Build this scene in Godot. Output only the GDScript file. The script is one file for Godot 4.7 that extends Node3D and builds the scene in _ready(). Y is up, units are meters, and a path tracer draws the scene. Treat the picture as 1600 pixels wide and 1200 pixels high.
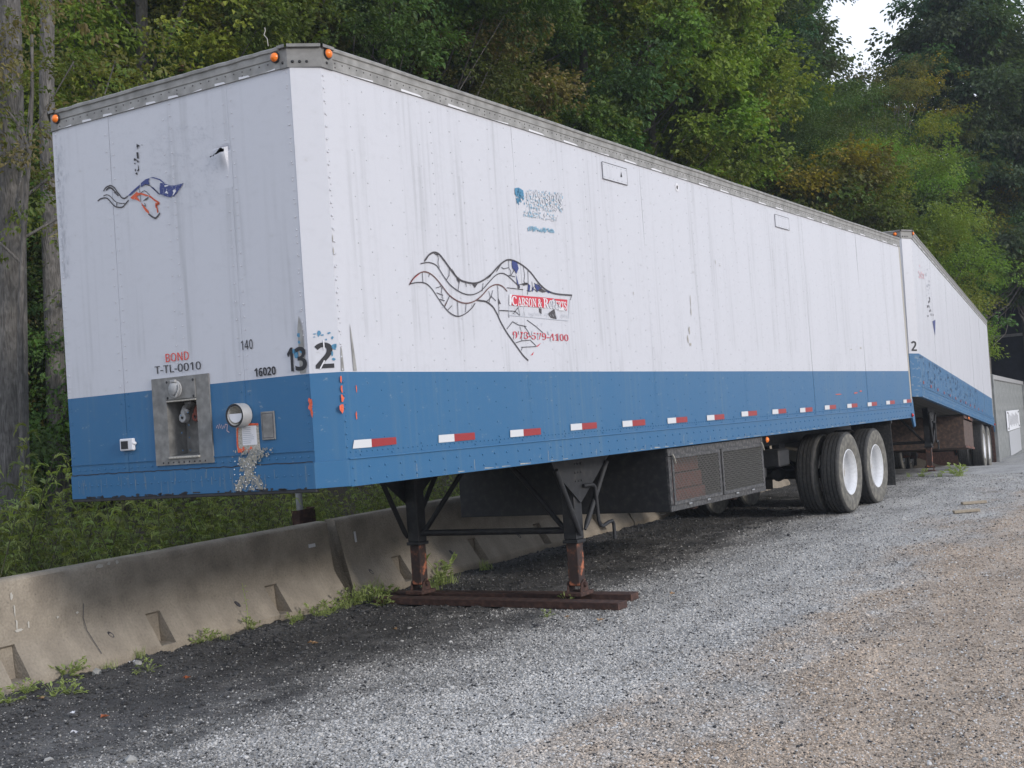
extends Node3D
# A yard beside a wood: two old box trailers standing nose up on their landing legs in front of a concrete barrier.

const FOCAL := 1990.25                                   # of the photograph, in pixels of its 1600
const EYE := Vector3(-6.236832, 0.313978, 5.19565)       # in the first trailer's own axes (front at x 0, near side at z 0, floor edge at y 0)
const WIDE := 2.59
const LONG := 14.264
const TALL := 2.853
const WHITE_TOP := 2.712
const PAINT_LINE := 0.733
const CUT := 0.14                                        # the corners of the nose are cut off by this much

var aim: Basis
var to_world: Transform3D
var first_at: Transform3D
var second_at: Transform3D
var mat := {}
var rng := RandomNumberGenerator.new()
var n1 := FastNoiseLite.new()
var n2 := FastNoiseLite.new()
var used := {}

# ---------------------------------------------------------------- mesh collecting
class Shape:
	var v := PackedVector3Array()
	var n := PackedVector3Array()
	var t := PackedVector2Array()
	var c := PackedColorArray()
	var i := PackedInt32Array()
	var tint := Color(1, 1, 1)
	func put(p: Vector3, nn: Vector3, uv := Vector2.ZERO) -> int:
		v.append(p); n.append(nn); t.append(uv); c.append(tint)
		return v.size() - 1
	func tri(a: Vector3, b: Vector3, d: Vector3) -> void:      # counter-clockwise seen from outside
		var nn := (b - a).cross(d - a).normalized()
		var k := put(a, nn); put(b, nn); put(d, nn)
		i.append_array([k, k + 2, k + 1])
	func quad(a: Vector3, b: Vector3, d: Vector3, e: Vector3) -> void:
		var nn := (d - a).cross(e - b).normalized()
		var k := put(a, nn, Vector2(0, 1)); put(b, nn, Vector2(1, 1)); put(d, nn, Vector2(1, 0)); put(e, nn, Vector2(0, 0))
		i.append_array([k, k + 2, k + 1, k, k + 3, k + 2])
	func box(m: Vector3, s: Vector3, b := Basis.IDENTITY, bevel := 0.0) -> void:
		var h := s * 0.5
		var e := minf(bevel, minf(h.x, minf(h.y, h.z)) * 0.6)
		var o := [Vector3(0, 1, 2), Vector3(1, 2, 0), Vector3(2, 0, 1)]
		for ax in 3:
			var a1 := int(o[ax].y); var a2 := int(o[ax].z)
			for sg: float in [-1.0, 1.0]:
				var q := []
				for k in [[-1.0, -1.0], [1.0, -1.0], [1.0, 1.0], [-1.0, 1.0]]:
					var p := Vector3.ZERO
					p[ax] = sg * h[ax]; p[a1] = k[0] * (h[a1] - e); p[a2] = k[1] * (h[a2] - e)
					q.append(m + b * p)
				if sg > 0: quad(q[0], q[1], q[2], q[3])
				else: quad(q[3], q[2], q[1], q[0])
		if e <= 0.0: return
		for ax in 3:                                          # chamfers along each axis
			var a1 := int(o[ax].y); var a2 := int(o[ax].z)
			for s1: float in [-1.0, 1.0]:
				for s2: float in [-1.0, 1.0]:
					var p := []
					for k in [[-1.0, 0], [1.0, 0], [1.0, 1], [-1.0, 1]]:
						var w := Vector3.ZERO
						w[ax] = k[0] * (h[ax] - e)
						w[a1] = s1 * (h[a1] - (e if k[1] == 1 else 0.0)); w[a2] = s2 * (h[a2] - (0.0 if k[1] == 1 else e))
						p.append(m + b * w)
					away(p, m)
		for sx: float in [-1.0, 1.0]:
			for sy: float in [-1.0, 1.0]:
				for sz: float in [-1.0, 1.0]:
					var p1 := m + b * Vector3(sx * h.x, sy * (h.y - e), sz * (h.z - e))
					var p2 := m + b * Vector3(sx * (h.x - e), sy * h.y, sz * (h.z - e))
					var p3 := m + b * Vector3(sx * (h.x - e), sy * (h.y - e), sz * h.z)
					if (p2 - p1).cross(p3 - p1).dot(p1 - m) > 0: tri(p1, p2, p3)
					else: tri(p1, p3, p2)
	func away(p: Array, m: Vector3) -> void:                  # a quad turned so that it faces away from m
		var a: Vector3 = p[0]; var b: Vector3 = p[1]; var d: Vector3 = p[2]; var e: Vector3 = p[3]
		if (d - a).cross(e - b).dot((a + d) * 0.5 - m) > 0: quad(a, b, d, e)
		else: quad(e, d, b, a)
	func span(a: Vector3, b: Vector3, s: float, s2 := 0.0, bevel := 0.0, up := Vector3.UP) -> void:   # a straight bar
		var y := (b - a).normalized()
		var x := up.cross(y)
		if x.length() < 0.05: x = Vector3.RIGHT.cross(y)
		x = x.normalized()
		box((a + b) * 0.5, Vector3(s, (b - a).length(), s2 if s2 > 0 else s), Basis(x, y, x.cross(y)), bevel)
	func tube(p: Array, r: Array, sides := 8, cap := true) -> void:
		var fx := Vector3.ZERO
		var base := v.size()
		for k in p.size():
			var y: Vector3 = ((p[mini(k + 1, p.size() - 1)] as Vector3) - (p[maxi(k - 1, 0)] as Vector3)).normalized()
			if k == 0:
				fx = y.cross(Vector3(0.31, 0.17, 0.93)).normalized()
			fx = (fx - y * fx.dot(y)).normalized()
			var fz := fx.cross(y)
			var rr: float = r[mini(k, r.size() - 1)]
			for s in sides:
				var a := TAU * s / sides
				var d := fx * cos(a) + fz * sin(a)
				put((p[k] as Vector3) + d * rr, d, Vector2(float(s) / sides, k))
		for k in p.size() - 1:
			for s in sides:
				var q := base + k * sides
				var s1 := (s + 1) % sides
				i.append_array([q + s, q + s1, q + sides + s, q + s1, q + sides + s1, q + sides + s])
		if cap:
			for e in 2:
				var k: int = 0 if e == 0 else p.size() - 1
				var dir: Vector3 = ((p[0] as Vector3) - (p[1] as Vector3)).normalized() if e == 0 else ((p[-1] as Vector3) - (p[-2] as Vector3)).normalized()
				var m := put(p[k], dir)
				var ring := []
				for s in sides: ring.append(put(v[base + k * sides + s], dir))
				for s in sides:
					if e == 0: i.append_array([m, ring[(s + 1) % sides], ring[s]])
					else: i.append_array([m, ring[s], ring[(s + 1) % sides]])
	func lathe(prof: Array, at: Transform3D, sides := 32, skip: Variant = null) -> void:   # profile of (radius, along z)
		var base := v.size()
		var k_n := prof.size()
		if absf(prof[0].x) < 1e-6 and prof[0].y > prof[-1].y:      # from the axis outwards: walk it the other way round
			prof = prof.duplicate(); prof.reverse()
		# each stretch of the profile gets its own normals where it bends sharply
		for k in k_n - 1:
			var a: Vector2 = prof[k]; var b: Vector2 = prof[k + 1]
			var d := b - a
			if d.length() < 1e-6: continue
			var na := Vector2(d.y, -d.x).normalized()
			var n0 := na; var n3 := na
			if k > 0:
				var dp: Vector2 = a - prof[k - 1]
				var np := Vector2(dp.y, -dp.x).normalized()
				if np.dot(na) > 0.6: n0 = (np + na).normalized()
			if k < k_n - 2:
				var dq: Vector2 = prof[k + 2] - b
				var nq := Vector2(dq.y, -dq.x).normalized()
				if nq.dot(na) > 0.6: n3 = (nq + na).normalized()
			for s in sides:
				if skip != null and skip.call(k, s): continue
				var q := []
				for w in [[a, s, n0], [a, s + 1, n0], [b, s + 1, n3], [b, s, n3]]:
					var an: float = TAU * w[1] / sides
					var pr: Vector2 = w[0]; var nn: Vector2 = w[2]
					q.append(put(at * Vector3(pr.x * cos(an), pr.x * sin(an), pr.y), (at.basis * Vector3(nn.x * cos(an), nn.x * sin(an), nn.y)).normalized()))
				i.append_array([q[0], q[2], q[1], q[0], q[3], q[2]])
		if base == v.size(): return
	func prism(poly: PackedVector2Array, at: Transform3D, depth: float) -> void:    # polygon in the x y plane, pulled out along z by depth
		var p := poly
		if Geometry2D.is_polygon_clockwise(p):
			p = p.duplicate(); p.reverse()
		var ids := Geometry2D.triangulate_polygon(p)
		var up := Vector3(0, 0, depth)
		for k in range(0, ids.size(), 3):
			var a := p[ids[k]]; var b := p[ids[k + 1]]; var d := p[ids[k + 2]]
			var A := Vector3(a.x, a.y, 0); var B := Vector3(b.x, b.y, 0); var D := Vector3(d.x, d.y, 0)
			if (b - a).cross(d - a) < 0:
				var z := B; B = D; D = z
			tri(at * (A + up), at * (B + up), at * (D + up))
			if absf(depth) > 1e-6: tri(at * A, at * D, at * B)
		if absf(depth) < 1e-6: return
		for k in p.size():
			var a := p[k]; var b := p[(k + 1) % p.size()]
			quad(at * Vector3(a.x, a.y, 0), at * Vector3(b.x, b.y, 0), at * (Vector3(b.x, b.y, 0) + up), at * (Vector3(a.x, a.y, 0) + up))
	func dome(p: Vector3, nn: Vector3, r: float, hgt: float, sides := 6) -> void:   # a rivet head
		var x := nn.cross(Vector3.UP if absf(nn.y) < 0.9 else Vector3.RIGHT).normalized()
		var y := nn.cross(x)
		var top := put(p + nn * hgt, nn)
		var ring := []
		var mid := []
		for s in sides:
			var d := x * cos(TAU * s / sides) + y * sin(TAU * s / sides)
			mid.append(put(p + d * r * 0.7 + nn * hgt * 0.75, (d + nn).normalized()))
			ring.append(put(p + d * r, (d + nn * 0.2).normalized()))
		for s in sides:
			var s1 := (s + 1) % sides
			i.append_array([top, mid[s1], mid[s], mid[s], mid[s1], ring[s], mid[s1], ring[s1], ring[s]])
	func strip(p: Array, w: float, nn: Vector3, taper := false) -> void:        # a painted line: flat ribbon through p lying on the surface with normal nn
		for k in p.size() - 1:
			var a: Vector3 = p[k]; var b: Vector3 = p[k + 1]
			var side := nn.cross(b - a).normalized()
			var wa := w; var wb := w
			if taper:
				wa = w * (0.35 + 0.65 * sin(PI * float(k) / (p.size() - 1))); wb = w * (0.35 + 0.65 * sin(PI * float(k + 1) / (p.size() - 1)))
			var e := (b - a).normalized() * w * 0.2
			quad(a - e - side * wa * 0.5, b + e - side * wb * 0.5, b + e + side * wb * 0.5, a - e + side * wa * 0.5)
	func soften(deg := 40.0) -> void:                          # one normal where faces meet at a shallow angle
		var near := {}
		for k in v.size():
			var key := Vector3i((v[k] * 2000.0).round())
			if not near.has(key): near[key] = []
			near[key].append(k)
		var lim := cos(deg_to_rad(deg))
		var out := n.duplicate()
		for key in near:
			var ids: Array = near[key]
			for a: int in ids:
				var t_n := Vector3.ZERO
				for b: int in ids:
					if n[a].dot(n[b]) > lim: t_n += n[b]
				out[a] = t_n.normalized()
		n = out
	func mesh(m: Material, into: ArrayMesh = null) -> ArrayMesh:
		var am := into if into else ArrayMesh.new()
		if v.is_empty(): return am
		var arr := []
		arr.resize(Mesh.ARRAY_MAX)
		arr[Mesh.ARRAY_VERTEX] = v; arr[Mesh.ARRAY_NORMAL] = n; arr[Mesh.ARRAY_TEX_UV] = t; arr[Mesh.ARRAY_COLOR] = c; arr[Mesh.ARRAY_INDEX] = i
		am.add_surface_from_arrays(Mesh.PRIMITIVE_TRIANGLES, arr)
		am.surface_set_material(am.get_surface_count() - 1, m)
		return am

# ---------------------------------------------------------------- naming
func numbered(called: String) -> String:
	var k: int = used.get(called, -1) + 1
	used[called] = k
	return called if k == 0 else "%s_%03d" % [called, k]

func tag(o: Node3D, label: String, category := "", group := "", kind := "") -> Node3D:
	if label: o.set_meta("label", label)
	if category: o.set_meta("category", category)
	if group: o.set_meta("group", group)
	if kind: o.set_meta("kind", kind)
	return o

func thing(called: String, at: Transform3D, label: String, category: String, group := "") -> Node3D:
	var o := Node3D.new()
	o.name = numbered(called)
	add_child(o, true)
	o.transform = at
	tag(o, label, category, group)
	return o

func part(parent: Node3D, called: String, m: Mesh, at := Transform3D.IDENTITY, kind := "") -> MeshInstance3D:
	var o := MeshInstance3D.new()
	o.name = called if parent != self else numbered(called)
	o.mesh = m
	parent.add_child(o, true)
	o.transform = at
	if kind: o.set_meta("kind", kind)
	return o

func holder(parent: Node3D, called: String, at := Transform3D.IDENTITY) -> Node3D:
	var o := Node3D.new()
	o.name = called
	parent.add_child(o, true)
	o.transform = at
	return o

# ---------------------------------------------------------------- the photograph's rays, in the first trailer's axes
func dir_of(u: float, w: float) -> Vector3:
	return aim * Vector3((u - 800.0) / FOCAL, -(w - 600.0) / FOCAL, -1.0)
func on_front(u: float, w: float, out := 0.0) -> Vector3:
	var d := dir_of(u, w)
	return EYE + d * ((-out - EYE.x) / d.x)
func on_side(u: float, w: float, out := 0.0) -> Vector3:
	var d := dir_of(u, w)
	return EYE + d * ((out - EYE.z) / d.z)
func on_ground(u: float, w: float, y := 0.0) -> Vector3:          # in the world
	var o := to_world * EYE
	var d := to_world.basis * dir_of(u, w)
	return o + d * ((y - o.y) / d.y)
func at_distance(u: float, dist: float) -> Vector3:               # a place on the ground so many metres away, below column u
	var o := to_world * EYE
	var d := to_world.basis * dir_of(u, 650.0)
	d.y = 0
	d = d.normalized()
	var p := o + d * dist
	p.y = ground(p.x, p.z)
	return p

# ---------------------------------------------------------------- the lie of the land
func on_frame(u: float, w: float, t: Transform3D) -> Vector3:         # where the ray meets the x y plane of t, in t's own axes
	var inv := t.affine_inverse()
	var o := inv * (to_world * EYE)
	var d := inv.basis * (to_world.basis * dir_of(u, w))
	return o - d * (o.z / d.z)
func sstep(a: float, b: float, x: float) -> float:
	var k := clampf((x - a) / (b - a), 0.0, 1.0)
	return k * k * (3.0 - 2.0 * k)
func ground(x: float, z: float) -> float:
	var y := 0.0
	if x > 14.0:
		y -= 0.0042 * pow(minf(x, 27.0) - 14.0, 2.0) + maxf(x - 27.0, 0.0) * 0.045
		y += 0.45 * exp(-(pow((x - 35.5) / 3.0, 2.0) + pow((z + 0.9) / 1.3, 2.0)))
	if x > 45.0: y += (x - 45.0) * 0.045
	if z < -3.55:
		y += 0.30 * sstep(-3.55, -4.6, z)
		y += 0.16 * maxf(-z - 5.5, 0.0) * (1.0 - 0.4 * sstep(20.0, 60.0, -z))
	return y
func bumps(x: float, z: float) -> float:
	var near := sstep(-4.5, -3.2, z) * (1.0 - sstep(40, 70, absf(x)))
	var w := n1.get_noise_2d(x * 26.0, z * 90.0) * 0.012 + n1.get_noise_2d(x * 160.0 + 77, z * 260.0) * 0.008 + n1.get_noise_2d(x * 700.0, z * 700.0) * 0.004
	var loose := 1.0 - sstep(-1.6, -0.2, z)
	w += (n1.get_noise_2d(x * 320.0 + 11.0, z * 380.0 - 9.0) * 0.03 + n1.get_noise_2d(x * 1100.0, z * 1300.0) * 0.012) * loose
	return w * near
func surface_at(x: float, z: float) -> float:
	return ground(x, z) + bumps(x, z)

# ---------------------------------------------------------------- materials
func plain(c: Color, rough := 0.6, metal := 0.0) -> StandardMaterial3D:      # c is a linear base colour
	var m := StandardMaterial3D.new()
	m.albedo_color = c.linear_to_srgb()
	m.roughness = rough
	m.metallic = metal
	return m

func noise_image(sd: int, freq: float, size := Vector2i(512, 512), oct := 4) -> Image:
	var f := FastNoiseLite.new()
	f.seed = sd
	f.noise_type = FastNoiseLite.TYPE_SIMPLEX_SMOOTH
	f.frequency = freq
	f.fractal_octaves = oct
	var im := f.get_seamless_image(size.x, size.y)
	im.convert(Image.FORMAT_L8)
	return im

func ramp_texture(im: Image, stops: Array) -> ImageTexture:      # stops: [place, linear colour] in order
	var lut := []
	for k in 256:
		var x := k / 255.0
		var c: Color = stops[0][1]
		for s in stops.size() - 1:
			if x >= stops[s][0]:
				c = (stops[s][1] as Color).lerp(stops[s + 1][1], clampf((x - stops[s][0]) / maxf(stops[s + 1][0] - stops[s][0], 1e-4), 0, 1))
		c = c.linear_to_srgb()
		lut.append([int(clampf(c.r, 0, 1) * 255), int(clampf(c.g, 0, 1) * 255), int(clampf(c.b, 0, 1) * 255)])
	var d := im.get_data()
	var out := PackedByteArray()
	out.resize(d.size() * 3)
	for k in d.size():
		var l: Array = lut[d[k]]
		out[k * 3] = l[0]; out[k * 3 + 1] = l[1]; out[k * 3 + 2] = l[2]
	return ImageTexture.create_from_image(Image.create_from_data(im.get_width(), im.get_height(), false, Image.FORMAT_RGB8, out))

func mottled(sd: int, freq: float, stops: Array, scale: float, rough := 0.7, relief := 0.0, in_world := false) -> StandardMaterial3D:
	var im := noise_image(sd, freq, Vector2i(512, 512), 5)
	var m := StandardMaterial3D.new()
	m.albedo_texture = ramp_texture(im, stops)
	m.roughness = rough
	m.uv1_triplanar = true
	m.uv1_world_triplanar = in_world
	m.uv1_scale = Vector3.ONE * scale
	m.uv1_offset = Vector3(0.13, 0.37, 0.71)
	if relief > 0:
		m.heightmap_enabled = true
		m.heightmap_texture = ImageTexture.create_from_image(im)
		m.heightmap_scale = relief
	return m

func paint_texture(base: Color, grime: Color, much: float, chips: Color, chip_at: float, sd: int) -> ImageTexture:
	# weathered paint: rain streaks that run down, fine and broad, and spots of lost paint; 7.2 m by 2.2 m
	var w := 1024; var h := 512
	var fine := noise_image(sd, 0.13, Vector2i(w, 10), 3); fine.resize(w, h, Image.INTERPOLATE_CUBIC)
	var broad := noise_image(sd + 1, 0.012, Vector2i(w, 32), 3); broad.resize(w, h, Image.INTERPOLATE_CUBIC)
	var spots := noise_image(sd + 2, 0.05, Vector2i(w, h), 4)
	var grain := noise_image(sd + 3, 0.25, Vector2i(w, h), 2)
	var a := fine.get_data(); var b := broad.get_data(); var s := spots.get_data(); var g := grain.get_data()
	var out := PackedByteArray()
	out.resize(w * h * 3)
	for k in w * h:
		var f := a[k] / 255.0; var bb := b[k] / 255.0; var sp := s[k] / 255.0; var gr := g[k] / 255.0
		var dirt := much * (clampf((f - 0.45) * 1.8, 0, 1) * clampf((bb - 0.35) * 2.2, 0, 1) + 0.2 * clampf((bb - 0.5) * 1.5, 0, 1) + 0.25 * clampf((sp - 0.55) * 2.0, 0, 1))
		var c := base.lerp(grime, clampf(dirt, 0, 0.8)) * (0.985 + 0.03 * gr)
		if sp + (gr - 0.5) * 0.35 > chip_at: c = c.lerp(chips, 0.75)
		c = c.linear_to_srgb()
		out[k * 3] = int(clampf(c.r, 0, 1) * 255); out[k * 3 + 1] = int(clampf(c.g, 0, 1) * 255); out[k * 3 + 2] = int(clampf(c.b, 0, 1) * 255)
	return ImageTexture.create_from_image(Image.create_from_data(w, h, false, Image.FORMAT_RGB8, out))

func painted(tex: Texture2D, rough: float) -> StandardMaterial3D:
	var m := StandardMaterial3D.new()
	m.albedo_texture = tex
	m.roughness = rough
	m.metallic_specular = 0.4
	return m

func make_materials() -> void:
	mat.white = painted(paint_texture(Color(0.505, 0.512, 0.55), Color(0.235, 0.24, 0.25), 0.42, Color(0.42, 0.42, 0.43), 0.93, 11), 0.42)
	mat.blue = painted(paint_texture(Color(0.028, 0.118, 0.245), Color(0.075, 0.15, 0.23), 0.6, Color(0.15, 0.21, 0.28), 0.92, 51), 0.40)
	mat.blue_b = painted(paint_texture(Color(0.028, 0.118, 0.245), Color(0.075, 0.15, 0.23), 1.0, Color(0.15, 0.21, 0.28), 0.72, 71), 0.5)
	mat.rail = mottled(5, 0.02, [[0.0, Color(0.16, 0.157, 0.148)], [0.5, Color(0.24, 0.236, 0.225)], [1.0, Color(0.32, 0.316, 0.305)]], 0.7, 0.55)
	mat.plate = mottled(6, 0.02, [[0.0, Color(0.11, 0.11, 0.105)], [0.5, Color(0.165, 0.162, 0.155)], [1.0, Color(0.23, 0.227, 0.217)]], 1.2, 0.5)
	mat.black = mottled(7, 0.02, [[0.0, Color(0.008, 0.009, 0.011)], [0.6, Color(0.016, 0.017, 0.020)], [1.0, Color(0.036, 0.034, 0.032)]], 1.0, 0.6)
	mat.dark = plain(Color(0.02, 0.021, 0.024), 0.8)
	mat.print = plain(Color(0.012, 0.012, 0.016), 0.6)
	mat.outline = plain(Color(0.06, 0.055, 0.06), 0.7)
	mat.outline_brown = plain(Color(0.12, 0.055, 0.045), 0.7)
	mat.navy = plain(Color(0.02, 0.035, 0.16), 0.5)
	mat.teal = plain(Color(0.06, 0.20, 0.33), 0.6)
	mat.orange_print = plain(Color(0.55, 0.09, 0.03), 0.6)
	mat.red_print = plain(Color(0.50, 0.03, 0.05), 0.5)
	mat.bond_red = plain(Color(0.6, 0.05, 0.03), 0.5)
	mat.paper = plain(Color(0.62, 0.62, 0.645), 0.6)
	mat.scar = plain(Color(0.45, 0.43, 0.39), 0.9)
	mat.faint = plain(Color(0.40, 0.42, 0.46), 0.7)
	mat.primer = mottled(8, 0.03, [[0.0, Color(0.5, 0.06, 0.02)], [1.0, Color(0.75, 0.16, 0.08)]], 3.0, 0.7)
	mat.bare = mottled(9, 0.04, [[0.0, Color(0.18, 0.17, 0.14)], [0.5, Color(0.33, 0.31, 0.27)], [1.0, Color(0.5, 0.48, 0.42)]], 3.0, 0.5)
	mat.tape_white = plain(Color(0.56, 0.57, 0.59), 0.35)
	mat.tape_red = plain(Color(0.27, 0.018, 0.022), 0.35)
	mat.amber = plain(Color(0.80, 0.19, 0.02), 0.25)
	mat.red_lens = plain(Color(0.42, 0.01, 0.012), 0.25)
	mat.lamp_white = plain(Color(0.75, 0.75, 0.76), 0.4)
	mat.chrome = plain(Color(0.55, 0.56, 0.57), 0.3, 0.9)
	mat.rubber = mottled(10, 0.02, [[0.0, Color(0.022, 0.022, 0.023)], [0.55, Color(0.04, 0.04, 0.04)], [1.0, Color(0.085, 0.08, 0.072)]], 1.6, 0.8)
	mat.side_rubber = mottled(12, 0.012, [[0.0, Color(0.07, 0.068, 0.062)], [0.5, Color(0.125, 0.12, 0.105)], [1.0, Color(0.23, 0.215, 0.185)]], 1.4, 0.85)
	mat.rim = mottled(13, 0.03, [[0.0, Color(0.4, 0.4, 0.4)], [0.3, Color(0.6, 0.61, 0.63)], [1.0, Color(0.68, 0.69, 0.71)]], 1.5, 0.4)
	mat.rust = mottled(14, 0.02, [[0.0, Color(0.028, 0.015, 0.012)], [0.5, Color(0.055, 0.027, 0.021)], [1.0, Color(0.11, 0.055, 0.038)]], 1.2, 0.85, 0.3)
	mat.rust_box = mottled(15, 0.02, [[0.0, Color(0.045, 0.03, 0.025)], [0.5, Color(0.085, 0.058, 0.046)], [1.0, Color(0.17, 0.10, 0.07)]], 1.0, 0.8)
	mat.leg = mottled(16, 0.018, [[0.0, Color(0.015, 0.015, 0.017)], [0.62, Color(0.035, 0.033, 0.034)], [0.72, Color(0.16, 0.05, 0.025)], [1.0, Color(0.4, 0.13, 0.06)]], 1.0, 0.7)
	mat.leg_rust = mottled(17, 0.011, [[0.0, Color(0.02, 0.017, 0.017)], [0.52, Color(0.045, 0.026, 0.022)], [0.62, Color(0.12, 0.05, 0.03)], [0.72, Color(0.36, 0.12, 0.06)], [1.0, Color(0.48, 0.2, 0.11)]], 1.1, 0.8)
	mat.wire = plain(Color(0.20, 0.195, 0.18), 0.5, 0.3)
	mat.door_frame = mottled(18, 0.03, [[0.0, Color(0.02, 0.02, 0.022)], [0.5, Color(0.055, 0.055, 0.057)], [1.0, Color(0.15, 0.145, 0.14)]], 1.3, 0.6)
	mat.red_board = mottled(19, 0.02, [[0.0, Color(0.05, 0.03, 0.02)], [0.5, Color(0.13, 0.03, 0.02)], [1.0, Color(0.2, 0.05, 0.03)]], 1.0, 0.8)
	mat.concrete = concrete_material()
	mat.pocket = mat.concrete
	mat.galv = mottled(20, 0.02, [[0.0, Color(0.24, 0.24, 0.24)], [1.0, Color(0.4, 0.4, 0.4)]], 1.0, 0.5, 0.0)
	mat.container = mottled(21, 0.012, [[0.0, Color(0.14, 0.15, 0.148)], [0.5, Color(0.20, 0.21, 0.207)], [1.0, Color(0.28, 0.285, 0.28)]], 0.5, 0.55)
	mat.sign = plain(Color(0.72, 0.73, 0.76), 0.5)
	mat.navy_wall = mottled(22, 0.02, [[0.0, Color(0.018, 0.022, 0.035)], [1.0, Color(0.032, 0.036, 0.055)]], 0.3, 0.8)
	mat.wood = mottled(23, 0.03, [[0.0, Color(0.22, 0.18, 0.13)], [1.0, Color(0.42, 0.36, 0.28)]], 2.0, 0.85)
	mat.bark = bark_material(Color(0.055, 0.05, 0.045), Color(0.15, 0.14, 0.13), 24)
	mat.bark_pale = bark_material(Color(0.10, 0.10, 0.095), Color(0.25, 0.245, 0.23), 25)
	mat.leaf = leaf_material()
	mat.stone = StandardMaterial3D.new()
	mat.stone.vertex_color_use_as_albedo = true
	mat.stone.roughness = 0.85
	mat.ground = ground_material()
	mat.dry_leaf = plain(Color(0.30, 0.09, 0.035), 0.7)
	mat.tan_leaf = plain(Color(0.36, 0.22, 0.11), 0.7)

func leaf_material() -> StandardMaterial3D:
	var m := StandardMaterial3D.new()
	m.vertex_color_use_as_albedo = true
	m.roughness = 0.5
	m.metallic_specular = 0.35
	m.backlight_enabled = true
	m.backlight = Color(0.88, 0.92, 0.48)
	return m

func concrete_material() -> StandardMaterial3D:
	var w := 1024
	var big := noise_image(61, 0.006, Vector2i(w, 512), 5).get_data()
	var fine := noise_image(62, 0.09, Vector2i(w, 512), 4).get_data()
	var runs := noise_image(63, 0.03, Vector2i(w, 24), 2); runs.resize(w, 512, Image.INTERPOLATE_CUBIC)
	var rn := runs.get_data()
	var out := PackedByteArray(); out.resize(w * 512 * 3)
	for k in w * 512:
		var b := big[k] / 255.0; var f := fine[k] / 255.0; var r := rn[k] / 255.0
		var c := Color(0.20, 0.172, 0.138).lerp(Color(0.345, 0.30, 0.24), clampf(b * 1.2 - 0.1, 0, 1))
		c = c.lerp(Color(0.13, 0.115, 0.10), 0.2 * clampf((r - 0.55) * 2.5, 0, 1) * clampf((b - 0.2) * 2, 0, 1))
		c = c * (0.80 + 0.36 * f)
		if f < 0.16: c = c * 0.6
		c = c.linear_to_srgb()
		out[k * 3] = int(clampf(c.r, 0, 1) * 255); out[k * 3 + 1] = int(clampf(c.g, 0, 1) * 255); out[k * 3 + 2] = int(clampf(c.b, 0, 1) * 255)
	var m := StandardMaterial3D.new()
	m.albedo_texture = ImageTexture.create_from_image(Image.create_from_data(w, 512, false, Image.FORMAT_RGB8, out))
	m.uv1_triplanar = true
	m.uv1_scale = Vector3(0.42, 0.84, 0.42)
	m.roughness = 0.9
	m.heightmap_enabled = true
	m.heightmap_texture = ImageTexture.create_from_image(Image.create_from_data(w, 512, false, Image.FORMAT_L8, fine))
	m.heightmap_scale = 0.4
	return m

func bark_material(a: Color, b: Color, sd: int) -> StandardMaterial3D:
	var im := noise_image(sd, 0.05, Vector2i(512, 128), 4)
	im.resize(512, 512, Image.INTERPOLATE_CUBIC)
	var m := StandardMaterial3D.new()
	var blot := noise_image(sd + 40, 0.012, Vector2i(512, 512), 4).get_data()
	var st := im.get_data()
	var out := PackedByteArray(); out.resize(512 * 512 * 3)
	for k in 512 * 512:
		var c := a.lerp(b, clampf(st[k] / 255.0 * 1.3 - 0.15, 0, 1))
		c = c.lerp(b * 1.25, clampf((blot[k] / 255.0 - 0.56) * 4.0, 0, 0.75))     # crusts of lichen
		c = c.linear_to_srgb()
		out[k * 3] = int(clampf(c.r, 0, 1) * 255); out[k * 3 + 1] = int(clampf(c.g, 0, 1) * 255); out[k * 3 + 2] = int(clampf(c.b, 0, 1) * 255)
	m.albedo_texture = ImageTexture.create_from_image(Image.create_from_data(512, 512, false, Image.FORMAT_RGB8, out))
	m.uv1_triplanar = true
	m.uv1_scale = Vector3(1.6, 0.8, 1.6)
	m.roughness = 0.95
	m.heightmap_enabled = true
	m.heightmap_texture = ImageTexture.create_from_image(im)
	m.heightmap_scale = 2.0
	return m

func ground_material() -> StandardMaterial3D:
	var fine := noise_image(81, 0.16, Vector2i(1024, 1024), 3)
	var cell := FastNoiseLite.new()
	cell.noise_type = FastNoiseLite.TYPE_CELLULAR
	cell.cellular_return_type = FastNoiseLite.RETURN_CELL_VALUE
	cell.frequency = 0.11
	cell.seed = 5
	var cm := cell.get_seamless_image(1024, 1024); cm.convert(Image.FORMAT_L8)
	var a := fine.get_data(); var b := cm.get_data()
	var out := PackedByteArray(); out.resize(1024 * 1024 * 3)
	for k in 1024 * 1024:
		var x := 0.50 + 0.46 * (a[k] / 255.0)
		var s := b[k] / 255.0
		x += (s - 0.5) * 0.42
		if s > 0.88: x += 0.22
		var y := int(clampf(x, 0.03, 1.0) * 255)
		out[k * 3] = y; out[k * 3 + 1] = y; out[k * 3 + 2] = y
	var m := StandardMaterial3D.new()
	m.vertex_color_use_as_albedo = true
	m.albedo_texture = ImageTexture.create_from_image(Image.create_from_data(1024, 1024, false, Image.FORMAT_RGB8, out))
	m.uv1_triplanar = true
	m.uv1_world_triplanar = true
	m.uv1_scale = Vector3.ONE * 0.77
	m.roughness = 0.95
	m.heightmap_enabled = true
	m.heightmap_texture = ImageTexture.create_from_image(cm)
	m.heightmap_scale = 0.6
	return m

# ---------------------------------------------------------------- sheet metal
func buckle(a: float, b: float, sd: float, amp: float) -> float:
	return amp * (0.5 + 0.5 * n2.get_noise_3d(a * 60.0, b * 22.0, sd * 31.0)) 

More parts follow.
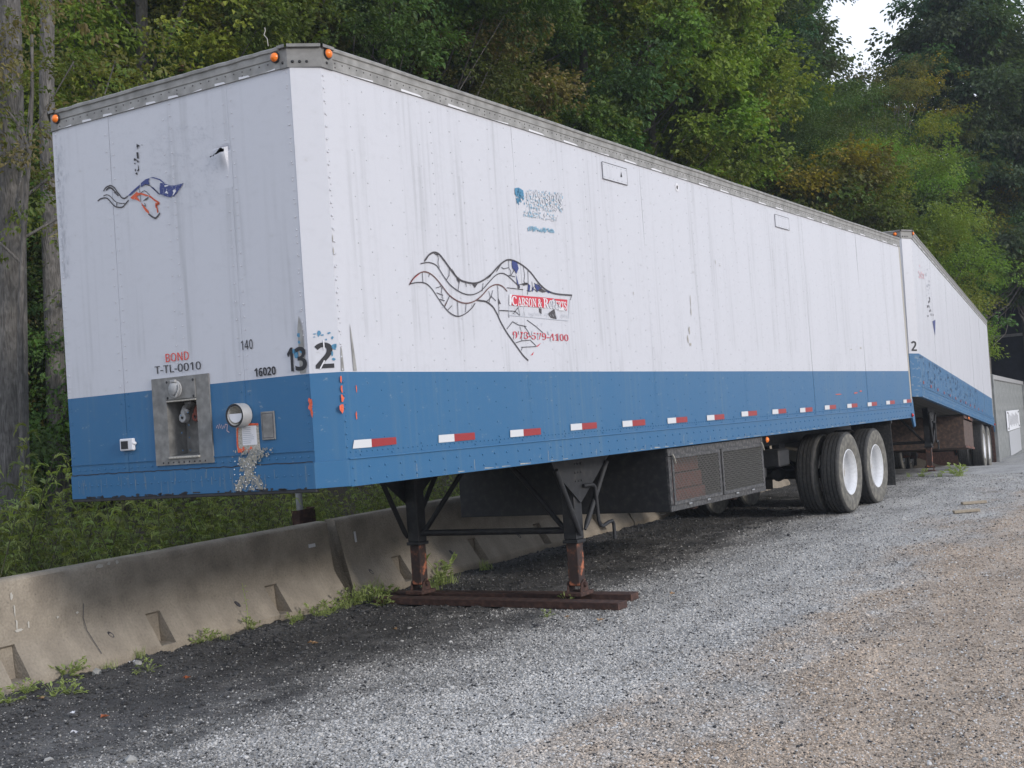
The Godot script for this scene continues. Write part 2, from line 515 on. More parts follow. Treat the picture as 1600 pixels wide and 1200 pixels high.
# a riveted skin panel: origin, the two directions along it, outward normal; white above the paint line and blue below it
func skin(o: Vector3, ua: Vector3, ub: Vector3, nn: Vector3, a0: float, a1: float, b0: float, b1: float, na: int, nb: int, amp: float, sd: float, m_up: Material, m_low: Material, holes: Array = []) -> ArrayMesh:
	var la := []; var lb := []
	for k in na + 1: la.append(lerpf(a0, a1, float(k) / na))
	for k in nb + 1: lb.append(lerpf(b0, b1, float(k) / nb))
	if b0 < PAINT_LINE and b1 > PAINT_LINE: lb.append(PAINT_LINE)
	for h: Rect2 in holes:
		for x: float in [h.position.x, h.end.x]:
			if x > a0 and x < a1: la.append(x)
		for y: float in [h.position.y, h.end.y]:
			if y > b0 and y < b1: lb.append(y)
	la.sort(); lb.sort()
	var up := Shape.new(); var low := Shape.new()
	var place := func(a: float, b: float) -> Vector3: return o + ua * a + ub * b - nn * buckle(a, b, sd, amp)
	for p in la.size() - 1:
		for q in lb.size() - 1:
			var m := Vector2((la[p] + la[p + 1]) * 0.5, (lb[q] + lb[q + 1]) * 0.5)
			if la[p + 1] - la[p] < 1e-5 or lb[q + 1] - lb[q] < 1e-5: continue
			var gone := false
			for h: Rect2 in holes: gone = gone or h.has_point(m)
			if gone: continue
			var s := up if m.y > PAINT_LINE else low
			var id := []
			for w in [[la[p], lb[q]], [la[p + 1], lb[q]], [la[p + 1], lb[q + 1]], [la[p], lb[q + 1]]]:
				var a: float = w[0]; var b: float = w[1]
				var c: Vector3 = place.call(a, b)
				var da: Vector3 = (place.call(a + 0.02, b) as Vector3) - c
				var db: Vector3 = (place.call(a, b + 0.02) as Vector3) - c
				var no := da.cross(db).normalized()
				if no.dot(nn) < 0: no = -no
				id.append(s.put(c, no, Vector2(a / 7.2, -b / 2.2)))
			if ua.cross(ub).dot(nn) > 0: s.i.append_array([id[0], id[2], id[1], id[0], id[3], id[2]])
			else: s.i.append_array([id[0], id[1], id[2], id[0], id[2], id[3]])
	var am := up.mesh(m_up)
	return low.mesh(m_low, am)

func text_on(parent: Node3D, called: String, s: String, at: Vector3, across: Vector3, tall: Vector3, m: Material, face := "Droid Sans", weight := 400) -> MeshInstance3D:
	var tm := TextMesh.new()
	var f := SystemFont.new()
	f.font_names = PackedStringArray([face])
	f.font_weight = weight
	tm.font = f
	tm.font_size = 48
	tm.pixel_size = 0.01
	tm.depth = 0.02
	tm.text = s
	tm.material = m
	var box := tm.get_aabb()
	var nn := across.cross(tall).normalized()
	var b := Basis(across / box.size.x, tall / box.size.y, nn * 0.05)
	return part(parent, called, tm, Transform3D(b, at - b * Vector3(box.position.x, box.position.y, 0)))

func poly_on(s: Shape, pts: Array, nn: Vector3) -> void:         # a flat painted patch with the corners pts
	var x: Vector3 = (pts[1] - pts[0]).normalized()
	var y := nn.cross(x).normalized()
	var flat := PackedVector2Array()
	for p: Vector3 in pts: flat.append(Vector2((p - pts[0]).dot(x), (p - pts[0]).dot(y)))
	s.prism(flat, Transform3D(Basis(x, y, nn), pts[0]), 0.0)

func ragged(s: Shape, m: Vector3, rx: float, ry: float, nn: Vector3, k_n := 9) -> void:    # an uneven blot
	var x := nn.cross(Vector3.UP).normalized() * -1.0
	var pts := []
	for k in k_n:
		var a := TAU * k / k_n
		var r := rng.randf_range(0.55, 1.15)
		pts.append(m + x * cos(a) * rx * r + Vector3.UP * sin(a) * ry * r)
	poly_on(s, pts, nn)

func smooth_line(pts: Array, each := 3) -> Array:               # Catmull-Rom through pts
	var out := []
	for k in pts.size() - 1:
		var p0: Vector3 = pts[maxi(k - 1, 0)]; var p1: Vector3 = pts[k]; var p2: Vector3 = pts[k + 1]; var p3: Vector3 = pts[mini(k + 2, pts.size() - 1)]
		for j in each: out.append(p1.cubic_interpolate(p2, p0, p3, float(j) / each))
	out.append(pts[-1])
	return out

func S(a: Array, out := 0.003) -> Array:      # places on the near side, read in a crop of the photograph (four times enlarged from 620, 270)
	var r := []
	for k in range(0, a.size(), 2): r.append(on_side(620.0 + a[k] / 4.0, 270.0 + a[k + 1] / 4.0, out))
	return r
func N(a: Array, out := 0.003) -> Array:      # the same on the nose (6.667 times, from 130, 190)
	var r := []
	for k in range(0, a.size(), 2): r.append(on_front(130.0 + a[k] / 6.6667, 190.0 + a[k + 1] / 6.6667, out))
	return r

# ---------------------------------------------------------------- running gear
var wheel_tyre: ArrayMesh
var wheel_rim: ArrayMesh
var wheel_hub: ArrayMesh
var wheel_nuts: ArrayMesh
func make_wheel_meshes() -> void:
	var s := Shape.new(); var w := Shape.new()
	var I := Transform3D.IDENTITY
	var tread := [Vector2(0.515, -0.128), Vector2(0.536, -0.116), Vector2(0.545, -0.102)]
	for k in 4:
		var z := -0.078 + k * 0.052
		tread.append_array([Vector2(0.545, z - 0.006), Vector2(0.531, z - 0.005), Vector2(0.531, z + 0.005), Vector2(0.545, z + 0.006)])
	tread.append_array([Vector2(0.545, 0.102), Vector2(0.536, 0.116), Vector2(0.515, 0.128)])
	s.lathe(tread, I, 64)
	w.lathe([Vector2(0.515, 0.128), Vector2(0.49, 0.137), Vector2(0.485, 0.136), Vector2(0.45, 0.143), Vector2(0.40, 0.142), Vector2(0.36, 0.132), Vector2(0.345, 0.126), Vector2(0.34, 0.127), Vector2(0.31, 0.112), Vector2(0.295, 0.10)], I, 64)
	w.lathe([Vector2(0.295, -0.10), Vector2(0.34, -0.127), Vector2(0.40, -0.142), Vector2(0.45, -0.143), Vector2(0.515, -0.128)], I, 64)
	wheel_tyre = w.mesh(mat.side_rubber, s.mesh(mat.rubber))
	# the rim of an outer wheel: a lip, a deep barrel, and the disc far in, with hand holes
	var r := Shape.new()
	var prof := [Vector2(0.305, 0.108), Vector2(0.312, 0.118), Vector2(0.306, 0.125), Vector2(0.296, 0.122), Vector2(0.288, 0.100), Vector2(0.268, 0.085), Vector2(0.262, 0.03), Vector2(0.255, -0.045), Vector2(0.240, -0.062), Vector2(0.225, -0.06), Vector2(0.205, -0.052), Vector2(0.190, -0.048), Vector2(0.160, -0.046), Vector2(0.110, -0.046)]
	r.lathe(prof, I, 60, func(k: int, q: int) -> bool: return (k == 9 or k == 10) and q % 6 < 3)
	wheel_rim = r.mesh(mat.rim)
	var h := Shape.new()
	h.lathe([Vector2(0.0, 0.03), Vector2(0.055, 0.03), Vector2(0.072, 0.02), Vector2(0.075, -0.01), Vector2(0.10, -0.02), Vector2(0.11, -0.05)], I, 24)
	wheel_hub = h.mesh(mat.bare)
	var u := Shape.new()
	for k in 10:
		var a := TAU * k / 10
		u.lathe([Vector2(0.0, -0.005), Vector2(0.012, -0.005), Vector2(0.017, -0.015), Vector2(0.017, -0.046)], Transform3D(Basis.IDENTITY, Vector3(cos(a) * 0.142, sin(a) * 0.142, 0)), 6)
	wheel_nuts = u.mesh(mat.bare)

func wheel(parent: Node3D, at: Vector3, outward: float, dressed: bool, turn: float) -> void:
	var b := Basis.IDENTITY if outward > 0 else Basis(Vector3.UP, PI)
	var w := holder(parent, "wheel", Transform3D(b * Basis(Vector3.BACK, turn), at))
	part(w, "tyre", wheel_tyre)
	part(w, "rim", wheel_rim)
	if dressed:
		part(w, "hub", wheel_hub)
		part(w, "lug_nuts", wheel_nuts, Transform3D.IDENTITY, "stuff")

func marker(parent: Node3D, at: Vector3, nn: Vector3, called := "marker_lamp", m := "amber", r := 0.03) -> void:
	var x := nn.cross(Vector3.UP).normalized()
	var fr := Transform3D(Basis(x, nn.cross(x), nn), at)
	var h := holder(parent, called, fr)
	var s := Shape.new()
	s.lathe([Vector2(0, 0.032), Vector2(r * 0.5, 0.030), Vector2(r * 0.86, 0.020), Vector2(r, 0.008)], Transform3D.IDENTITY, 14)
	part(h, "lens", s.mesh(mat[m]))
	var g := Shape.new()
	g.lathe([Vector2(r * 1.22, -0.006), Vector2(r * 1.18, 0.009), Vector2(r, 0.009)], Transform3D.IDENTITY, 14)
	part(h, "bezel", g.mesh(mat.black))

func landing_leg(t: Node3D, zc: float, x: float, foot_y: float, near: bool) -> void:
	var leg := holder(t, "landing_leg", Transform3D(Basis.IDENTITY, Vector3(x, 0, zc)))
	var s := Shape.new()
	s.box(Vector3(0, -0.37, 0), Vector3(0.135, 0.74, 0.135), Basis.IDENTITY, 0.008)
	part(leg, "upper_tube", s.mesh(mat.black))
	s = Shape.new()
	s.box(Vector3(0, -0.755, 0), Vector3(0.155, 0.03, 0.155), Basis.IDENTITY, 0.004)
	part(leg, "collar", s.mesh(mat.black))
	s = Shape.new()
	s.box(Vector3(0, (-0.77 + foot_y + 0.09) * 0.5, 0), Vector3(0.112, absf(foot_y + 0.77) - 0.09, 0.112), Basis.IDENTITY, 0.006)
	part(leg, "lower_tube", s.mesh(mat.leg_rust))
	s = Shape.new()
	s.box(Vector3(0, foot_y + 0.02, 0), Vector3(0.24, 0.036, 0.2), Basis.IDENTITY, 0.006)
	for sd: float in [-1, 1]:
		s.prism(PackedVector2Array([Vector2(-0.075, 0.036), Vector2(0.075, 0.036), Vector2(0.05, 0.11), Vector2(0.0, 0.145), Vector2(-0.05, 0.11)]), Transform3D(Basis(Vector3.RIGHT, Vector3.UP, Vector3.BACK), Vector3(0, foot_y, sd * 0.068 - 0.005)), 0.01)
	s.lathe([Vector2(0, 0.095), Vector2(0.022, 0.095), Vector2(0.022, -0.095), Vector2(0, -0.095)], Transform3D(Basis.IDENTITY, Vector3(0, foot_y + 0.1, 0)), 10)
	part(leg, "foot", s.mesh(mat.rust))
	s = Shape.new()
	s.prism(PackedVector2Array([Vector2(-0.46, -0.005), Vector2(0.66, -0.005), Vector2(0.50, -0.10), Vector2(0.10, -0.37), Vector2(0.02, -0.42), Vector2(-0.06, -0.36), Vector2(-0.40, -0.12)]), Transform3D(Basis.IDENTITY, Vector3(0, 0, 0.074 if near else -0.084)), 0.01)
	part(leg, "gusset_plate", s.mesh(mat.black))
	var ez := 0.09 if near else -0.09
	for e in [[Vector3(-0.40, -0.10, ez), Vector3(-0.04, -0.70, ez)], [Vector3(0.55, -0.08, ez), Vector3(0.05, -0.66, ez)]]:
		s = Shape.new()
		s.tube([e[0], (e[0] as Vector3).lerp(e[1], 0.9), e[1]], [0.026, 0.026, 0.014], 8)
		part(leg, "brace", s.mesh(mat.black))
	var inward := -1.0 if near else 1.0
	s = Shape.new()
	s.tube([Vector3(0, -0.04, inward * 0.62), Vector3(0, -0.66, inward * 0.08)], [0.024], 8)
	part(leg, "brace", s.mesh(mat.black))
	if near:
		s = Shape.new()
		for k in 9:
			s.dome(Vector3(-0.05 + 0.055 * (k % 3), -0.07 - 0.075 * int(k / 3.0), 0.085), Vector3.BACK, 0.013, 0.008)
		part(leg, "bolts", s.mesh(mat.black), Transform3D.IDENTITY, "stuff")
		s = Shape.new()
		s.tube([Vector3(0.06, -0.27, 0.10), Vector3(0.20, -0.27, 0.12), Vector3(0.235, -0.29, 0.12), Vector3(0.25, -0.36, 0.12), Vector3(0.265, -0.60, 0.12), Vector3(0.29, -0.645, 0.12), Vector3(0.34, -0.66, 0.12), Vector3(0.46, -0.635, 0.12), Vector3(0.53, -0.63, 0.12), Vector3(0.555, -0.66, 0.12), Vector3(0.56, -0.80, 0.12)], [0.017], 8)
		part(leg, "crank_handle", s.mesh(mat.black))

func storage_box(t: Node3D, x0: float, x1: float, y0: float, second: bool) -> void:
	var b := holder(t, "storage_box")
	var z0 := -0.05; var z1 := -2.50
	var body: Material = mat.rust_box if second else mat.black
	var s := Shape.new()
	s.box(Vector3(x0 + 0.015, y0 * 0.5 - 0.01, (z0 + z1) * 0.5), Vector3(0.03, absf(y0) - 0.02, z0 - z1), Basis.IDENTITY, 0.004)
	part(b, "end_board", s.mesh(body))
	s = Shape.new()
	s.box(Vector3(x1 - 0.015, y0 * 0.5 - 0.01, (z0 + z1) * 0.5), Vector3(0.03, absf(y0) - 0.02, z0 - z1), Basis.IDENTITY, 0.004)
	part(b, "end_board", s.mesh(body))
	s = Shape.new()
	s.box(Vector3((x0 + x1) * 0.5, y0 + 0.012, (z0 + z1) * 0.5), Vector3(x1 - x0 - 0.06, 0.024, z0 - z1 - 0.02))
	part(b, "bottom_board", s.mesh(body))
	s = Shape.new()
	s.box(Vector3((x0 + x1) * 0.5, y0 * 0.5, z1 + 0.012), Vector3(x1 - x0 - 0.06, absf(y0) - 0.05, 0.024))
	part(b, "back_board", s.mesh(body))
	var xm := (x0 + x1) * 0.5
	if second:
		for k in 2:
			s = Shape.new()
			var a := x0 + 0.03 + k * (x1 - x0 - 0.06) * 0.5
			s.box(Vector3(a + (x1 - x0 - 0.06) * 0.25, y0 * 0.5 - 0.03, z0 - 0.012), Vector3((x1 - x0 - 0.06) * 0.5 - 0.012, absf(y0) - 0.16, 0.02), Basis.IDENTITY, 0.004)
			part(b, "door", s.mesh(mat.rust_box))
		s = Shape.new()
		s.box(Vector3(xm, -0.045, z0), Vector3(x1 - x0, 0.07, 0.03), Basis.IDENTITY, 0.004)
		s.box(Vector3(xm, y0 + 0.02, z0), Vector3(x1 - x0, 0.05, 0.03), Basis.IDENTITY, 0.004)
		part(b, "angle_iron", s.mesh(mat.leg_rust))
		return
	# the frame round two doors of expanded metal
	s = Shape.new()
	s.box(Vector3(xm, -0.055, z0), Vector3(x1 - x0, 0.075, 0.035), Basis.IDENTITY, 0.004)
	s.box(Vector3(xm, y0 + 0.03, z0), Vector3(x1 - x0, 0.06, 0.035), Basis.IDENTITY, 0.004)
	for x: float in [x0 + 0.03, xm, x1 - 0.03]:
		s.box(Vector3(x, y0 * 0.5 - 0.016, z0), Vector3(0.06, absf(y0) - 0.16, 0.033), Basis.IDENTITY, 0.004)
	part(b, "door_surround", s.mesh(mat.door_frame))
	for k in 2:
		var a0 := x0 + 0.075 if k == 0 else xm + 0.045
		var a1 := xm - 0.045 if k == 0 else x1 - 0.075
		var b0 := y0 + 0.075; var b1 := -0.105
		var d := holder(b, "mesh_door")
		s = Shape.new()
		var zf := z0 + 0.024
		s.box(Vector3((a0 + a1) * 0.5, b1, zf), Vector3(a1 - a0 + 0.04, 0.035, 0.016), Basis.IDENTITY, 0.003)
		s.box(Vector3((a0 + a1) * 0.5, b0, zf), Vector3(a1 - a0 + 0.04, 0.035, 0.016), Basis.IDENTITY, 0.003)
		for x: float in [a0, a1]:
			s.box(Vector3(x, (b0 + b1) * 0.5, zf), Vector3(0.035, b1 - b0 - 0.035, 0.0155), Basis.IDENTITY, 0.003)
		part(d, "door_frame", s.mesh(mat.door_frame))
		s = Shape.new()
		var pitch := 0.036
		var hgt := b1 - b0
		for way: float in [-1.0, 1.0]:
			var q := -hgt * 1.7
			while q < (a1 - a0) + hgt * 1.7:
				# a wire climbing at about 60 degrees, clipped to the opening
				var pa := Vector2(a0 + q, b0); var pb := Vector2(a0 + q + way * hgt / 1.2, b1)
				var lo := 0.0; var hi := 1.0
				var dx := pb.x - pa.x
				var t0 := (a0 - pa.x) / dx; var t1 := (a1 - pa.x) / dx
				lo = maxf(lo, minf(t0, t1)); hi = minf(hi, maxf(t0, t1))
				if hi - lo > 0.02:
					var p := pa.lerp(pb, lo); var r := pa.lerp(pb, hi)
					var off := 0.003 if way > 0 else -0.003
					s.span(Vector3(p.x, p.y, zf + off), Vector3(r.x, r.y, zf + off), 0.004, 0.003, 0.0, Vector3.BACK)
				q += pitch
		part(d, "expanded_metal", s.mesh(mat.wire), Transform3D.IDENTITY, "stuff")
		for f: float in [0.3, 0.7]:
			s = Shape.new()
			s.box(Vector3(lerpf(a0, a1, f), b0 - 0.03, zf + 0.004), Vector3(0.07, 0.016, 0.012), Basis.IDENTITY, 0.003)
			part(d, "hinge", s.mesh(mat.chrome))
		s = Shape.new()
		var lx := a0 + 0.0 if k == 0 else a1
		s.tube([Vector3(lx - 0.03, b1 + 0.03, zf + 0.02), Vector3(lx, b1 - 0.01, zf + 0.025), Vector3(lx + 0.035, b1 - 0.06, zf + 0.02)], [0.008], 6)
		part(d, "latch", s.mesh(mat.bare))
	# what lies inside: red-brown boards behind the first door
	for k in 3:
		s = Shape.new()
		s.box(Vector3(x0 + 0.72 + k * 0.02, y0 + 0.1 + 0.16 * k, -0.22 - 0.04 * k), Vector3(1.0, 0.15, 0.05), Basis.IDENTITY, 0.006)
		part(b, "stored_board", s.mesh(mat.red_board))

# ---------------------------------------------------------------- a trailer
func trailer(at: Transform3D, second: bool, label: String) -> Node3D:
	var t := thing("box_trailer", at, label, "trailer", "trailers parked nose to tail by the barrier")
	var wh: Material = mat.white
	var bl: Material = mat.blue_b if second else mat.blue
	var X := Vector3.RIGHT; var Y := Vector3.UP; var Z := Vector3.BACK
	# --- nose: four riveted panels, the recess for the hoses cut out of them
	var seams := [-(WIDE - CUT), -1.85, -1.27, -0.70, -CUT]
	var recess := Rect2(-1.425, 0.262, 0.285, 0.375)
	var tear := Rect2(-0.93, 2.02, 0.24, 0.30)
	for k in 4:
		var holes: Array = [] if second else [recess, tear]
		part(t, "front_panel", skin(Vector3(0.001 * (k % 2), 0, 0), Z, Y, -X, seams[k], seams[k + 1], 0.02, WHITE_TOP + 0.02, 6, 24, 0.0025, 3.0 + k, wh, bl, holes))
	# the cut corners, each a folded sheet
	var diag := Vector3(CUT, 0, CUT).normalized()
	part(t, "corner_panel", skin(Vector3(0, 0, -CUT), diag, Y, Vector3(-1, 0, 1).normalized(), 0, CUT * sqrt(2.0), 0.02, WHITE_TOP + 0.02, 3, 20, 0.0015, 9.0, wh, bl))
	part(t, "corner_panel", skin(Vector3(0, 0, -WIDE + CUT), Vector3(1, 0, -1).normalized(), Y, Vector3(-1, 0, -1).normalized(), 0, CUT * sqrt(2.0), 0.02, WHITE_TOP + 0.02, 3, 20, 0.0015, 10.0, wh, bl))
	# --- sides: twelve sheets each
	var step := (LONG - 0.06 - CUT) / 12.0
	for k in 12:
		var a := CUT + k * step
		var hs := []
		if not second and k == 4: hs = [Rect2(5.675, 2.585, 0.03, 0.045)]
		part(t, "side_panel", skin(Vector3(0, 0, -0.001 * (k % 2)), X, Y, Z, a, a + step, 0.15, WHITE_TOP + 0.02, 7, 22, 0.004, 20.0 + k, wh, bl, hs))
	part(t, "far_side_wall", skin(Vector3(0, 0, -WIDE), X, Y, -Z, CUT, LONG - 0.06, 0.0, WHITE_TOP + 0.02, 24, 6, 0.003, 40.0, wh, bl))
	# --- floor and its cross members
	var s := Shape.new()
	s.box(Vector3(LONG * 0.5, 0.10, -WIDE * 0.5), Vector3(LONG - 0.3, 0.035, WIDE - 0.06))
	part(t, "floor", s.mesh(mat.wood))
	s = Shape.new()
	s.box(Vector3(0, 0.04, -WIDE * 0.5), Vector3(0.05, 0.075, WIDE - 0.06))
	var cross := s.mesh(mat.plate)
	for k in 44:
		part(t, "cross_member", cross, Transform3D(Basis.IDENTITY, Vector3(0.35 + k * 0.31, 0, 0)))
	# --- roof and top rails
	s = Shape.new()
	var rf := PackedVector2Array([Vector2(0.02, -CUT - 0.02), Vector2(CUT + 0.02, -0.02), Vector2(LONG - 0.02, -0.02), Vector2(LONG - 0.02, -WIDE + 0.02), Vector2(CUT + 0.02, -WIDE + 0.02), Vector2(0.02, -WIDE + CUT + 0.02)])
	s.prism(rf, Transform3D(Basis(X, Z, Vector3.UP), Vector3(0, TALL - 0.03, 0)), 0.015)
	part(t, "roof_sheet", s.mesh(mat.rail))
	top_rail(t, "side_top_rail", Vector3(CUT + 0.10, 0, 0), Vector3(LONG - 0.02, 0, 0), Z, 24)
	top_rail(t, "side_top_rail", Vector3(LONG - 0.02, 0, -WIDE), Vector3(CUT + 0.10, 0, -WIDE), -Z, 1)
	top_rail(t, "front_top_rail", Vector3(0, 0, -WIDE + CUT + 0.06), Vector3(0, 0, -CUT - 0.06), -X, 10)
	for sd: float in [0.0, 1.0]:                                 # cast caps wrap the cut corners
		var c := Shape.new()
		var y0 := WHITE_TOP - 0.005; var y1 := TALL - 0.035
		var o := 0.013
		var path := [Vector3(-o, 0, -CUT - 0.07), Vector3(-o, 0, -CUT - 0.006), Vector3(CUT - 0.006, 0, o), Vector3(CUT + 0.11, 0, o)]
		if sd > 0:
			for j in path.size(): path[j] = Vector3(path[j].x, 0, -WIDE - path[j].z)
			path.reverse()
		for j in 3:
			c.quad(path[j] + Y * y0, path[j + 1] + Y * y0, path[j + 1] + Y * y1, path[j] + Y * y1)
			var back: Vector3 = Vector3(0.05, 0, -0.05) if sd == 0 else Vector3(0.05, 0, 0.05)
			c.quad(path[j] + Y * y1, path[j + 1] + Y * y1, path[j + 1] + Y * y1 + back, path[j] + Y * y1 + back)
			c.quad(path[j + 1] + Y * y0, path[j] + Y * y0, path[j] + Y * y0 + back, path[j + 1] + Y * y0 + back)
			# the lip of the roof above
			var l0 := 0.022; var dn: Vector3 = ((path[j + 1] as Vector3) - (path[j] as Vector3)).cross(Y).normalized() * -1.0
			if dn.dot(-back) < 0: dn = -dn
			var e0: Vector3 = path[j] + dn * l0; var e1: Vector3 = path[j + 1] + dn * l0
			c.quad(e0 + Y * (TALL - 0.02), e1 + Y * (TALL - 0.02), e1 + Y * TALL, e0 + Y * TALL)
			c.quad(e0 + Y * TALL, e1 + Y * TALL, path[j + 1] + Y * TALL + back * 2.0, path[j] + Y * TALL + back * 2.0)
			c.quad(path[j] + Y * (TALL - 0.02), path[j + 1] + Y * (TALL - 0.02), e1 + Y * (TALL - 0.02), e0 + Y * (TALL - 0.02))
			c.quad(path[j] + Y * y1, path[j + 1] + Y * y1, path[j + 1] + Y * (TALL - 0.02), path[j] + Y * (TALL - 0.02))
		var cap := part(t, "corner_cap", c.mesh(mat.plate))
		var d := Shape.new()
		if sd == 0:
			for q in [[-CUT - 0.045, 0], [0.03, 1], [0.075, 1], [0.12, 1], [CUT + 0.05, 2]]:
				if q[1] == 0: d.dome(Vector3(-o, WHITE_TOP + 0.03, q[0]), -X, 0.011, 0.007)
				elif q[1] == 1: d.dome(Vector3(-o, WHITE_TOP + 0.03, -CUT) + diag * (q[0] as float) , Vector3(-1, 0, 1).normalized(), 0.011, 0.007)
				else: d.dome(Vector3(q[0], WHITE_TOP + 0.03, o), Z, 0.011, 0.007)
			part(cap, "bolts", d.mesh(mat.black), Transform3D.IDENTITY, "stuff")
	# --- bottom rails
	s = Shape.new()
	s.box(Vector3((CUT + LONG) * 0.5 + 0.005, 0.085, 0.004), Vector3(LONG - CUT - 0.03, 0.17, 0.012), Basis.IDENTITY, 0.003)
	s.box(Vector3((CUT + LONG) * 0.5 + 0.005, 0.172, 0.008), Vector3(LONG - CUT - 0.03, 0.012, 0.02), Basis.IDENTITY, 0.004)
	s.box(Vector3((CUT + LONG) * 0.5 + 0.005, 0.0, -0.02), Vector3(LONG - CUT - 0.03, 0.01, 0.07))
	part(t, "side_bottom_rail", s.mesh(uvless(bl)))
	s = Shape.new()
	var lip := 0.010
	var nose := [Vector3(CUT + 0.02, 0, -WIDE - lip), Vector3(CUT, 0, -WIDE - lip), Vector3(-lip, 0, -WIDE + CUT), Vector3(-lip, 0, -CUT), Vector3(CUT, 0, lip), Vector3(CUT + 0.02, 0, lip)]
	for k in 5:
		var p: Vector3 = nose[k]; var q: Vector3 = nose[k + 1]
		var inn := Vector3(0.05, 0, 0.0)
		s.quad(p, q, q + Y * 0.168, p + Y * 0.168)
		s.quad(p + Y * 0.168, q + Y * 0.168, q + Y * 0.172 + inn, p + Y * 0.172 + inn)
		s.quad(p + inn * 1.4, q + inn * 1.4, q, p)
	part(t, "front_bottom_rail", s.mesh(uvless(bl)))
	s = Shape.new()
	s.box(Vector3(0.006, -0.012, -WIDE * 0.5), Vector3(0.028, 0.024, WIDE - 2 * CUT), Basis.IDENTITY, 0.004)
	part(t, "bump_strip", s.mesh(mat.black))
	s = Shape.new()
	s.box(Vector3(-0.001, 0.245, -WIDE * 0.5), Vector3(0.008, 0.007, WIDE - 2 * CUT))
	part(t, "seam_bead", s.mesh(uvless(bl)))
	rivets(t, wh, bl, step, seams)
	# --- tail frame
	s = Shape.new()
	for z: float in [-0.045, -WIDE + 0.045]:
		s.box(Vector3(LONG - 0.03, TALL * 0.5, z), Vector3(0.06, TALL, 0.10), Basis.IDENTITY, 0.008)
	s.box(Vector3(LONG - 0.03, TALL - 0.06, -WIDE * 0.5), Vector3(0.058, 0.12, WIDE - 0.2))
	part(t, "rear_frame", s.mesh(mat.bare if not second else mat.rail))
	for k in 2:
		s = Shape.new()
		s.box(Vector3(LONG - 0.012, TALL * 0.5, -0.1 - (WIDE - 0.2) * (0.25 + 0.5 * k)), Vector3(0.04, TALL - 0.2, (WIDE - 0.2) * 0.5 - 0.01), Basis.IDENTITY, 0.004)
		part(t, "rear_door", s.mesh(mat.rail))
	s = Shape.new()
	s.prism(PackedVector2Array([Vector2(LONG - 0.10, 0.18), Vector2(LONG + 0.02, 0.30), Vector2(LONG + 0.10, -0.14), Vector2(LONG + 0.02, -0.16), Vector2(LONG - 0.06, -0.03)]), Transform3D(Basis.IDENTITY, Vector3(0, 0, -0.02)), 0.028)
	part(t, "tail_bracket", s.mesh(uvless(bl)))
	marker(t, Vector3(LONG - 0.12, 0.035, 0.012), Z, "rear_marker_lamp", "red_lens", 0.028)
	# --- reflective tape along the bottom
	for k in 15:
		var x0 := 0.207 + k * (LONG - 0.06 - 0.47 - 0.207) / 14.0
		if second and k > 11: continue
		var am: ArrayMesh
		var a := Shape.new(); var b := Shape.new()
		var y := 0.257 + rng.randf_range(-0.008, 0.008)
		var tip := 0.02 if k == 0 else rng.randf_range(0.0, 0.006)
		if not second: poly_on(a, [Vector3(x0, y - 0.027, 0.004), Vector3(x0 + 0.2, y - 0.027, 0.004), Vector3(x0 + 0.2, y + 0.027, 0.004), Vector3(x0 + tip, y + 0.027, 0.004)], Z)
		var e := 0.27 if not second else rng.randf_range(0.08, 0.16)
		poly_on(b, [Vector3(x0 + 0.2, y - 0.027, 0.0042), Vector3(x0 + 0.2 + e, y - 0.027 + tip * 0.3, 0.0042), Vector3(x0 + 0.2 + e, y + 0.027, 0.0042), Vector3(x0 + 0.2, y + 0.027, 0.0042)], Z)
		am = a.mesh(mat.tape_white)
		am = b.mesh(mat.tape_red, am)
		part(t, "reflector_strip", am)
	# --- lamps on the top rail
	marker(t, Vector3(-0.016, TALL - 0.065, -0.24), -X)
	marker(t, Vector3(-0.016, TALL - 0.065, -WIDE + CUT + 0.075), -X)
	marker(t, Vector3(CUT + 0.06, TALL - 0.05, 0.016), Z)
	marker(t, Vector3(7.73, -0.055, -0.02), Z, "marker_lamp", "amber", 0.034)
	# --- landing gear, boxes, bogie
	var fx := 3.75
	for z: float in [-0.40, -2.13]:
		var g := at.affine_inverse() * Vector3((at * Vector3(fx, 0, z)).x, ground((at * Vector3(fx, 0, z)).x, (at * Vector3(fx, 0, z)).z), (at * Vector3(fx, 0, z)).z)
		landing_leg(t, z, fx, g.y + (0.075 if not second else -0.02), z > -1.0)
	s = Shape.new()
	s.tube([Vector3(fx, -0.66, -0.46), Vector3(fx, -0.66, -2.07)], [0.03], 10)
	part(t, "leg_cross_tube", s.mesh(mat.black))
	if not second: storage_box(t, 5.07, 7.64, -0.63, false)
	else: storage_box(t, 7.0, 8.9, -0.72, true)
	bogie(t, second)
	# --- two riveted patch plates high on the side
	for q in [[4.04, 2.486, 0.495, 0.155, 0], [8.535, 2.484, 0.49, 0.15, 1]]:
		if second: continue
		s = Shape.new()
		s.box(Vector3(q[0] + q[2] * 0.5, q[1] + q[3] * 0.5, 0.002), Vector3(q[2], q[3], 0.007), Basis.IDENTITY, 0.002)
		var pp := part(t, "patch_plate", s.mesh(uvless(wh)))
		s = Shape.new()
		for x in 6:
			for y: float in [0.02, q[3] - 0.02]: s.dome(Vector3(q[0] + 0.03 + x * (q[2] - 0.06) / 5.0, q[1] + y, 0.0055), Z, 0.006, 0.004)
		part(pp, "rivets", s.mesh(mat.faint), Transform3D.IDENTITY, "stuff")
		s = Shape.new()
		var ed := [Vector3(q[0], q[1], 0.006), Vector3(q[0] + q[2], q[1], 0.006), Vector3(q[0] + q[2], q[1] + q[3], 0.006), Vector3(q[0], q[1] + q[3], 0.006), Vector3(q[0], q[1], 0.006)]
		s.strip(ed, 0.006, Z)
		part(pp, "sealant_shadow_line", s.mesh(mat.outline))
